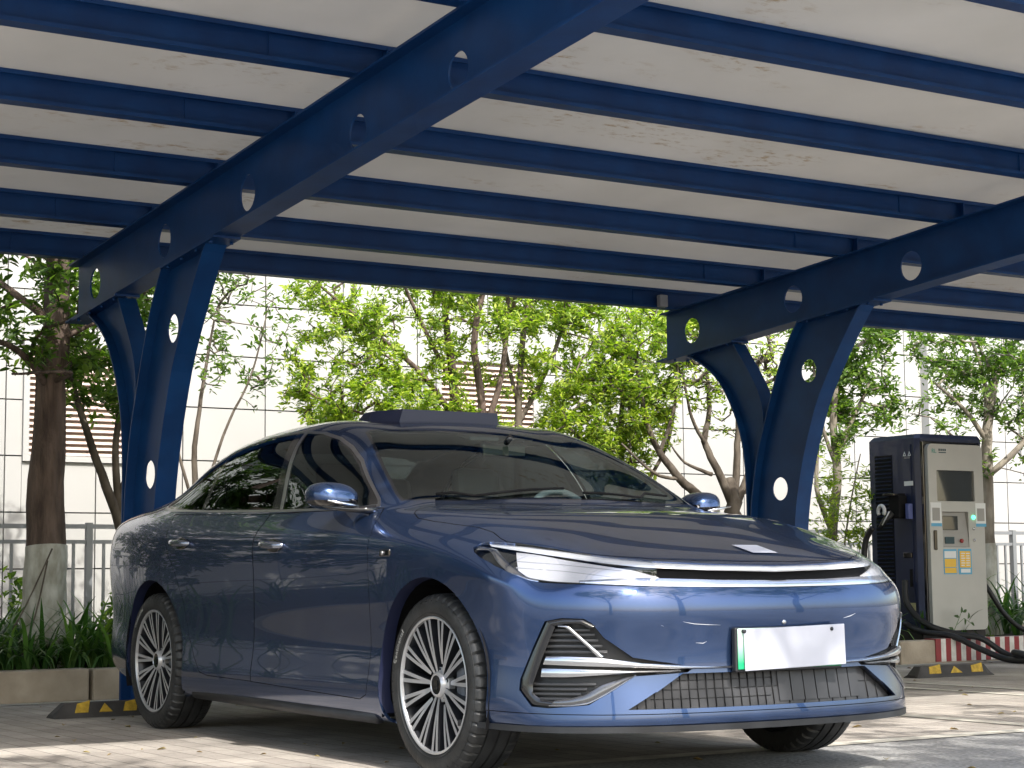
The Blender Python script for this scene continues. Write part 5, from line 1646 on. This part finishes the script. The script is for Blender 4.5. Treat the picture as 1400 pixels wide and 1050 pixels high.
# street trees on the near side of the lane
for i, (x, y, sd_) in enumerate(((6.6, .9, 61), (7.2, -4.2, 62), (7.0, 5.8, 63))):
    tree('street_tree', (x, y, 0), [[(0, 0, 0, .16), (0, 0, 2.2, .13), (-.6, 0, 3.6, .09), (-1.4, 0, 5.0, .05)], [(-.3, 0, 2.8, .07), (-1.6, -1.0, 4.2, .04), (-2.0, -1.8, 5.2, .02)], [(-.3, 0, 2.8, .07), (-1.3, 1.1, 4.4, .04), (-1.8, 1.9, 5.2, .02)]],
         [(-2.2, 0, 5.3, 2.3, 2.6, 1.0, 1), (.6, 0, 5.6, 1.6, 2.2, 1.1, .4)], ['tall shade tree on the near side of the lane, middle one', 'tall shade tree on the near side of the lane, left one', 'tall shade tree on the near side of the lane, right one'][i],
         M['leaf_mid'], M['bark_dark'], [170, 270, 200][i], .15, .42, 7, sd_, clusters=3)

# ------------------------------------------------------------------ ground cover and lilies
def straps(name, n, region, zlen, seed, m, wid=.022, hfun=None):
    rng = np.random.default_rng(seed)
    V_ = []; F_ = []
    for k in range(n):
        cx = rng.uniform(region[0], region[1]); cy = rng.uniform(region[2], region[3])
        L0 = zlen * (hfun(cx, cy) if hfun else 1)
        for j in range(int(rng.integers(9, 16))):
            a = rng.uniform(0, 2 * pi); L = L0 * rng.uniform(.6, 1.25); lean = rng.uniform(.3, 1.25); w_ = wid * rng.uniform(.6, 1.3)
            d = np.array([cos(a), sin(a), 0]); s_ = np.array([-sin(a), cos(a), 0])
            b = len(V_); x = np.array([cx, cy, .17]) + d * .02; ang = pi / 2 - lean * .35
            for i in range(6):
                t = i / 5; ww = w_ * (1 - t ** 2.2) * .5 + .0008
                V_.append(x - s_ * ww + np.array([0, 0, ww * .5])); V_.append(x + s_ * ww + np.array([0, 0, ww * .5]))
                x = x + (d * cos(ang) + np.array([0, 0, sin(ang)])) * L / 5; ang -= lean * .55
            for i in range(5): F_.append((b + 2 * i, b + 2 * i + 1, b + 2 * i + 3, b + 2 * i + 2))
    mb = MB(); mb.add(V_, F_, 0, True); o = mb.build(name, m, fixn=False)
    return tag(o, kind='stuff')
straps('strap_leaf_plants', 230, (-7.0, -5.62, -2.0, 2.5), .50, 5, M['strap'], wid=.030)
straps('strap_leaf_plants', 60, (-7.2, -5.62, 8.0, 12.0), .72, 6, M['strap'], wid=.034)
straps('strap_leaf_plants', 90, (-7.6, -5.62, 3.5, 8.0), .36, 7, M['strap'])
straps('strap_leaf_plants', 60, (-7.6, -5.62, -9, -2.0), .5, 8, M['strap'])
# low round-leaved shrubs
rng = np.random.default_rng(77)
def shrub_cover(name, reg, n, h, seed):
    rng = np.random.default_rng(seed)
    c = np.stack([rng.uniform(reg[0], reg[1], n), rng.uniform(reg[2], reg[3], n), .2 + h * rng.uniform(0, 1, n) ** .8], 1)
    c[:, 2] *= (.7 + .35 * np.sin(c[:, 1] * 5 + c[:, 0] * 3))
    d = unit(rng.normal(0, 1, (n, 3)) + [0.25, 0, .5])
    leaves_mesh(name, c, d, unit(rng.normal(0, .5, (n, 3)) + [0, 0, 1]), rng.uniform(.04, .085, n), .6, M['leaf_mid'], None)
shrub_cover('low_shrub_cover', (-7.2, -6.0, -.5, 1.2), 2600, .62, 4)
shrub_cover('low_shrub_cover', (-7.4, -5.9, 6.6, 8.4), 900, .35, 9)
M['petal'] = mat('lilac_petal', (.30, .27, .62), .6); M['stalk'] = mat('flower_stalk', (.09, .17, .05), .6)
for i, (y, z, x) in enumerate(((9.42, 1.32, -6.35), (9.56, 1.16, -6.2))):
    t = empty('agapanthus', (x, y, .17), ['lilac agapanthus flower on the taller stalk right of the charging station', 'lilac agapanthus flower on the shorter stalk at the right edge'][i], 'flower', 'agapanthus by the charging station')
    mb = MB(); mb.tube(catmull([(0, 0, 0), (.02, -.03, (z - .17) * .5), (0, 0, z - .17)], 5), .006, 6); mb.build('stalk', M['stalk'], t)
    n = 60; rr = np.random.default_rng(i + 3); d = unit(rr.normal(0, 1, (n, 3)) + [0, 0, .5]); c = np.tile([0, 0, z - .17], (n, 1)) + d * .035
    o = leaves_mesh('flower_head', c, d, unit(rr.normal(0, 1, (n, 3))), rr.uniform(.04, .06, n), .35, M['petal'], t); del o['kind']
for i, (a, b) in enumerate((((-5.95, -.90, .2), (-6.05, -.47, .98)), ((-5.95, -.72, .2), (-6.05, -.50, .90)))):
    mb = MB(); mb.tube(catmull([a, ((a[0] + b[0]) / 2, (a[1] + b[1]) / 2 + .02, (a[2] + b[2]) / 2), b], 4), .006, 6)
    tag(mb.build('dry_stalk', M['bark']), ['longer dry stalk leaning on the whitewashed trunk', 'shorter dry stalk leaning on the whitewashed trunk'][i], 'stalk')
# fallen leaves on the paving
rng = np.random.default_rng(5); n = 260
c = np.stack([rng.uniform(-5.2, 1.5, n), rng.uniform(-3.5, 8, n), np.full(n, .006)], 1); d = rng.normal(0, 1, (n, 3)); d[:, 2] *= .05
M['dryleaf'] = leaf_mat('dry_leaves', (.12, .07, .03), (.25, .17, .07), (.38, .30, .14), .1)
o = leaves_mesh('fallen_leaves', c, unit(d), np.tile([0, 0, 1.0], (n, 1)), rng.uniform(.02, .055, n), .5, M['dryleaf'], None, fold=.3)
# ================================================================== CHARGING STATION
M['ch_blue'] = mat('charger_navy', (.013, .020, .055), .42, .1, noise_amt=.12, nscale=4, coat=.2)
M['ch_grey'] = mat('charger_silver_grey', (.42, .41, .38), .42, .15, noise_amt=.05, nscale=3)
M['screen'] = mat('screen_glass', (.05, .055, .055), .08, coat=1)
M['recess_g'] = mat('recess_grey', (.30, .29, .27), .5)
M['st_blue'] = mat('sticker_blue', (.10, .34, .52), .5); M['st_yel'] = mat('sticker_yellow', (.72, .44, .05), .5); M['st_white'] = mat('sticker_white', (.68, .69, .68), .5)
M['green_led'] = mat('green_lamp', (.02, .5, .2), .3, emis=(.05, 1, .35), estr=2.5)
M['estop'] = mat('stop_red', (.30, .03, .03), .4); M['cable'] = mat('cable_black', (.015, .015, .016), .5, noise_amt=.3)
M['plug_w'] = mat('plug_white', (.55, .55, .55), .4); M['ink'] = mat('print_dark', (.03, .06, .07), .6)
ch = empty('charging_station', (-6.08, 7.53, .2), 'navy and silver grey charging station with a screen, standing behind the kerb', 'charging station')
ch.location = (0, 0, 0)
def B(name, lo, hi, m, r=0, parent=ch):
    mb = MB()
    if r: mb.bevbox([(lo[i] + hi[i]) / 2 for i in range(3)], [hi[i] - lo[i] for i in range(3)], r)
    else: mb.bbox(lo, hi)
    return mb.build(name, m, parent)
B('plinth', (-6.34, 7.16, .15), (-5.70, 7.92, .265), mat('plinth_dark', (.03, .027, .025), .8))
# cabinet with a chamfered front edge
mb = MB()
sec = [(-6.34, 7.19), (-6.34, 7.97), (-5.73, 7.97), (-5.73, 7.225), (-5.77, 7.19)]
vs = [(a, b, .26) for a, b in sec] + [(a, b, 1.955) for a, b in sec] + [(a + (.03 if a < -6 else -.015), b + (.03 if b < 7.5 else -.02), 1.992) for a, b in sec]
n = 5; fs = [tuple(range(n))[::-1]] + [(i, (i + 1) % n, n + (i + 1) % n, n + i) for i in range(n)] + [(n + i, n + (i + 1) % n, 2 * n + (i + 1) % n, 2 * n + i) for i in range(n)] + [tuple(range(2 * n, 3 * n))]
mb.add(vs, fs); mb.build('cabinet', M['ch_blue'], ch)
B('door_gasket', (-5.732, 7.225, .268), (-5.70, 7.93, 1.925), M['gloss_black'], .006)
# silver door with openings
def rrect(y0, y1, z0, z1, r, n=5):
    out = []
    for cx, cz, a0 in ((y1 - r, z0 + r, -90), (y1 - r, z1 - r, 0), (y0 + r, z1 - r, 90), (y0 + r, z0 + r, 180)):
        for i in range(n + 1): a = radians(a0 + 90 * i / n); out.append((cx + r * cos(a), cz + r * sin(a)))
    return out
mb = MB(); mb.prism(rrect(7.245, 7.915, .262, 1.90, .05), lambda a, b, d: (d, a, b), -5.70, -5.66, holes=[rrect(7.345, 7.803, 1.395, 1.668, .006, 2), [(7.397, 1.302), (7.397, .99), (7.716, .99), (7.716, 1.302)][::-1]])
mb.build('front_door', M['ch_grey'], ch)
B('screen', (-5.70, 7.348, 1.398), (-5.682, 7.80, 1.665), M['screen'])
# sloped console in the recess
mb = MB(); vs = [(-5.662, 7.40, .993), (-5.662, 7.714, .993), (-5.664, 7.40, 1.125), (-5.664, 7.60, 1.125), (-5.70, 7.40, 1.30), (-5.70, 7.60, 1.30), (-5.70, 7.714, 1.30), (-5.698, 7.714, 1.12)]
mb.add([(-5.664, 7.399, .992), (-5.664, 7.714, .992), (-5.672, 7.714, 1.12), (-5.672, 7.399, 1.12), (-5.699, 7.714, 1.30), (-5.699, 7.399, 1.30)], [(0, 1, 2, 3), (3, 2, 4, 5)])
mb.build('console', M['recess_g'], ch, fixn=False)
B('touch_panel', (-5.684, 7.405, 1.14), (-5.664, 7.59, 1.265), M['screen'], .005)
B('card_reader', (-5.668, 7.425, 1.02), (-5.658, 7.535, 1.08), M['ink'], .002)
mb = MB(); mb.cyl((-5.664, 7.622, 1.045), (-5.650, 7.622, 1.045), .018, 16); mb.build('stop_button', M['estop'], ch)
for i, z in enumerate((1.255, 1.153, 1.052)):
    mb = MB(); mb.cyl((-5.662, 7.776, z), (-5.650, 7.776, z), .017 if i == 0 else .013, 16); mb.build('indicator' if i == 0 else 'key_switch', M['green_led'] if i == 0 else M['chrome_s'], ch)
B('door_handle', (-5.662, 7.285, .965), (-5.645, 7.318, 1.138), M['gloss_black'], .006)
for (ya, yb) in ((7.258, 7.386), (7.806, 7.932)):
    s_ = B('sticker', (-5.661, ya, 1.172), (-5.6575, yb, 1.383), M['st_white'])
    B('sticker_band', (-5.6575, ya, 1.172), (-5.656, yb, 1.20), M['st_blue'], parent=s_); B('sticker_panel', (-5.6575, ya + .018, 1.222), (-5.6565, yb - .018, 1.335), M['recess_g'], parent=s_)
s_ = B('sticker', (-5.661, 7.395, .752), (-5.6575, 7.554, .972), M['st_blue'])
B('sticker_panel', (-5.6575, 7.405, .895), (-5.656, 7.545, .955), M['st_white'], parent=s_); B('sticker_panel', (-5.6575, 7.405, .815), (-5.656, 7.545, .888), M['st_yel'], parent=s_); B('sticker_panel', (-5.6575, 7.405, .762), (-5.656, 7.545, .809), M['st_yel'], parent=s_)
s_ = B('sticker', (-5.661, 7.575, .75), (-5.6575, 7.736, .975), M['st_blue'])
B('sticker_panel', (-5.6575, 7.59, .81), (-5.656, 7.722, .955), M['st_yel'], parent=s_); B('sticker_panel', (-5.6575, 7.60, .765), (-5.656, 7.715, .798), M['st_white'], parent=s_)
for i in range(6): B('sticker_line', (-5.656, 7.605, .825 + i * .021), (-5.6553, 7.655 if i % 2 else 7.645, .834 + i * .021), M['st_white'], parent=s_); B('sticker_line', (-5.656, 7.668, .825 + i * .021), (-5.6553, 7.71, .834 + i * .021), M['st_white'], parent=s_)
def text(name, body, loc, size, m, parent, rot=(pi / 2, 0, pi / 2)):
    cu = bpy.data.curves.new('t', 'FONT'); cu.body = body; cu.size = size; cu.extrude = .0006
    ob = bpy.data.objects.new('t', cu); COL.objects.link(ob)
    dg = bpy.context.evaluated_depsgraph_get(); dg.update()
    me = bpy.data.meshes.new_from_object(ob.evaluated_get(dg)); bpy.data.objects.remove(ob)
    me.materials.append(m); o = link_mesh(name, me, parent); o.location = loc; o.rotation_euler = rot
    return o
text('logo', 'RL', (-5.6585, 7.292, 1.818), .055, mat('logo_green', (.03, .25, .20), .5), ch)
for i in range(4): B('logo_mark', (-5.6598, 7.378 + i * .024, 1.838), (-5.6590, 7.396 + i * .024, 1.858), M['ink'])
B('logo_mark', (-5.6598, 7.380, 1.820), (-5.6590, 7.468, 1.829), M['ink'])
# side face details
ms = None
for i in range(33):
    z = .69 + i * .0345
    if ms is None:
        mb = MB(); mb.box((0, 0, 0), (.205, .016, .010), M=Matrix.Rotation(radians(35), 4, 'X')); o = mb.build('vent_louvre', M['ch_blue'], ch); ms = o.data
    else: o = link_mesh('vent_louvre', ms, ch)
    o.location = (-6.1600, 7.1860, z)
B('vent_back', (-6.2700, 7.1860, .67), (-6.0500, 7.1885, 1.82), M['black'])
B('side_door', (-5.9350, 7.1820, .30), (-5.81, 7.1890, 1.90), M['ch_blue'])
mb = MB()
for k in (-5.8800, -5.8200):
    t = [(k - .02, 1.80), (k + .02, 1.80), (k, 1.84)]
    mb2 = MB(); mb2.prism(t, lambda a, b, d: (a, d, b), 7.1800, 7.1818, holes=[[(k - .010, 1.806), (k, 1.826), (k + .010, 1.806)]]); mb2.build('warning_triangle', M['st_white'], ch)
for zz in (1.788, 1.778): B('decal_line', (-5.8850, 7.1800, zz), (-5.8150, 7.1818, zz + .005), M['recess_g'])
B('decal', (-5.8950, 7.1795, 1.535), (-5.7850, 7.1818, 1.575), M['st_white'])
B('decal', (-5.8700, 7.1795, .435), (-5.8000, 7.1818, .505), mat('tag_olive', (.40, .38, .22), .6))
B('slot', (-5.8600, 7.1790, .645), (-5.8250, 7.1825, .80), M['black'])
B('latch', (-5.9150, 7.1600, .90), (-5.8150, 7.1850, .945), M['gloss_black'], .004)
# holster and plug
B('holster', (-5.9950, 7.0800, 1.25), (-5.8650, 7.1850, 1.45), M['black'], .012); B('holster_hood', (-6.0250, 7.0400, 1.445), (-5.8850, 7.1850, 1.470), M['gloss_black'], .006)
B('flap', (-5.8400, 7.1300, 1.24), (-5.8000, 7.1830, 1.375), mat('flap_blue', (.08, .10, .26), .4), .004)
plug = empty('charging_plug', (-6.0050, 7.0500, 1.27), 'white and black charging plug hung in the holster on the navy side', 'charging plug'); plug.location = (0, 0, 0)
mb = MB(); ring = [(-6.0300 + .040 * cos(a), 7.0250, 1.315 + .048 * sin(a)) for a in [radians(-40 + 260 * i / 20) for i in range(21)]]; mb.tube(ring, .017, 8); mb.build('ring_grip', M['plug_w'], plug)
mb = MB(); mb.tube([(-5.9450, 7.0800, 1.30), (-5.9950, 7.0400, 1.24), (-6.0400, 7.0150, 1.165)], [.030, .026, .020], 10); mb.build('plug_body', M['cable'], plug)
mb = MB(); mb.tube([(-5.9400, 7.0350, 1.31), (-6.0050, 7.0050, 1.19)], .006, 6); mb.build('plug_edge', M['plug_w'], plug)
# cables: one thing each
def cable(pts, r, label):
    mb = MB(); mb.tube(catmull(pts, 8), r, 10); return tag(mb.build('charging_cable', M['cable']), label, 'cable')
cable([(-6.085, 6.965, 1.17), (-6.16, 6.95, 1.06), (-6.18, 6.95, .87), (-6.08, 6.97, .63), (-5.88, 7.0, .40), (-5.66, 7.07, .27), (-5.40, 7.20, .225), (-5.20, 7.32, .12), (-5.0, 7.42, .035), (-4.75, 7.42, .03), (-4.55, 7.55, .03), (-4.6, 8.2, .03), (-4.5, 9.6, .03)], .027, 'black charging cable from the hanging plug down over the kerb')
cable([(-5.86, 7.12, .70), (-5.80, 7.08, .50), (-5.64, 7.13, .33), (-5.45, 7.30, .24), (-5.30, 7.45, .20), (-5.15, 7.58, .07), (-4.95, 7.62, .035), (-4.78, 7.48, .05), (-4.80, 7.40, .08), (-4.92, 7.46, .09), (-4.86, 7.9, .035), (-4.85, 9.5, .03)], .027, 'black charging cable leaving the slot low on the navy side, looping at the kerb')
cable([(-5.95, 7.985, .95), (-5.92, 8.03, .80), (-5.75, 8.02, .62), (-5.68, 8.16, .38), (-5.62, 8.36, .24), (-5.50, 8.6, .24), (-5.3, 8.9, .2)], .022, 'black charging cable hanging on the far side of the charging station')
# sprig in front of the station
w_ = empty('weed', (-5.55, 7.33, .21), 'small leafy weed in front of the silver door, at its lower left', 'weed')
mb = MB(); mb.tube([(0, 0, -.03), (.02, .06, .10), (.02, .12, .20)], .003, 5); mb.tube([(.02, .06, .10), (.02, .16, .16), (.02, .23, .12)], .0025, 5); mb.build('stem', M['stalk'], w_)
P_ = np.array([(.02, .12, .20), (.02, .10, .17), (.02, .14, .21), (.02, .2, .15), (.02, .23, .12), (.02, .03, .06), (.02, .16, .16)]); D2 = unit(np.array([(0, .3, 1.), (0, -1, .2), (0, 1, .4), (0, .4, 1), (0, 1, -.5), (0, -1, .4), (0, .2, -1)]))
for k in range(7):
    o = leaves_mesh('leaf', P_[k:k + 1], D2[k:k + 1], np.array([[1.0, 0, .2]]), np.array([.065]), .45, M['leaf_dark'], w_); del o['kind']
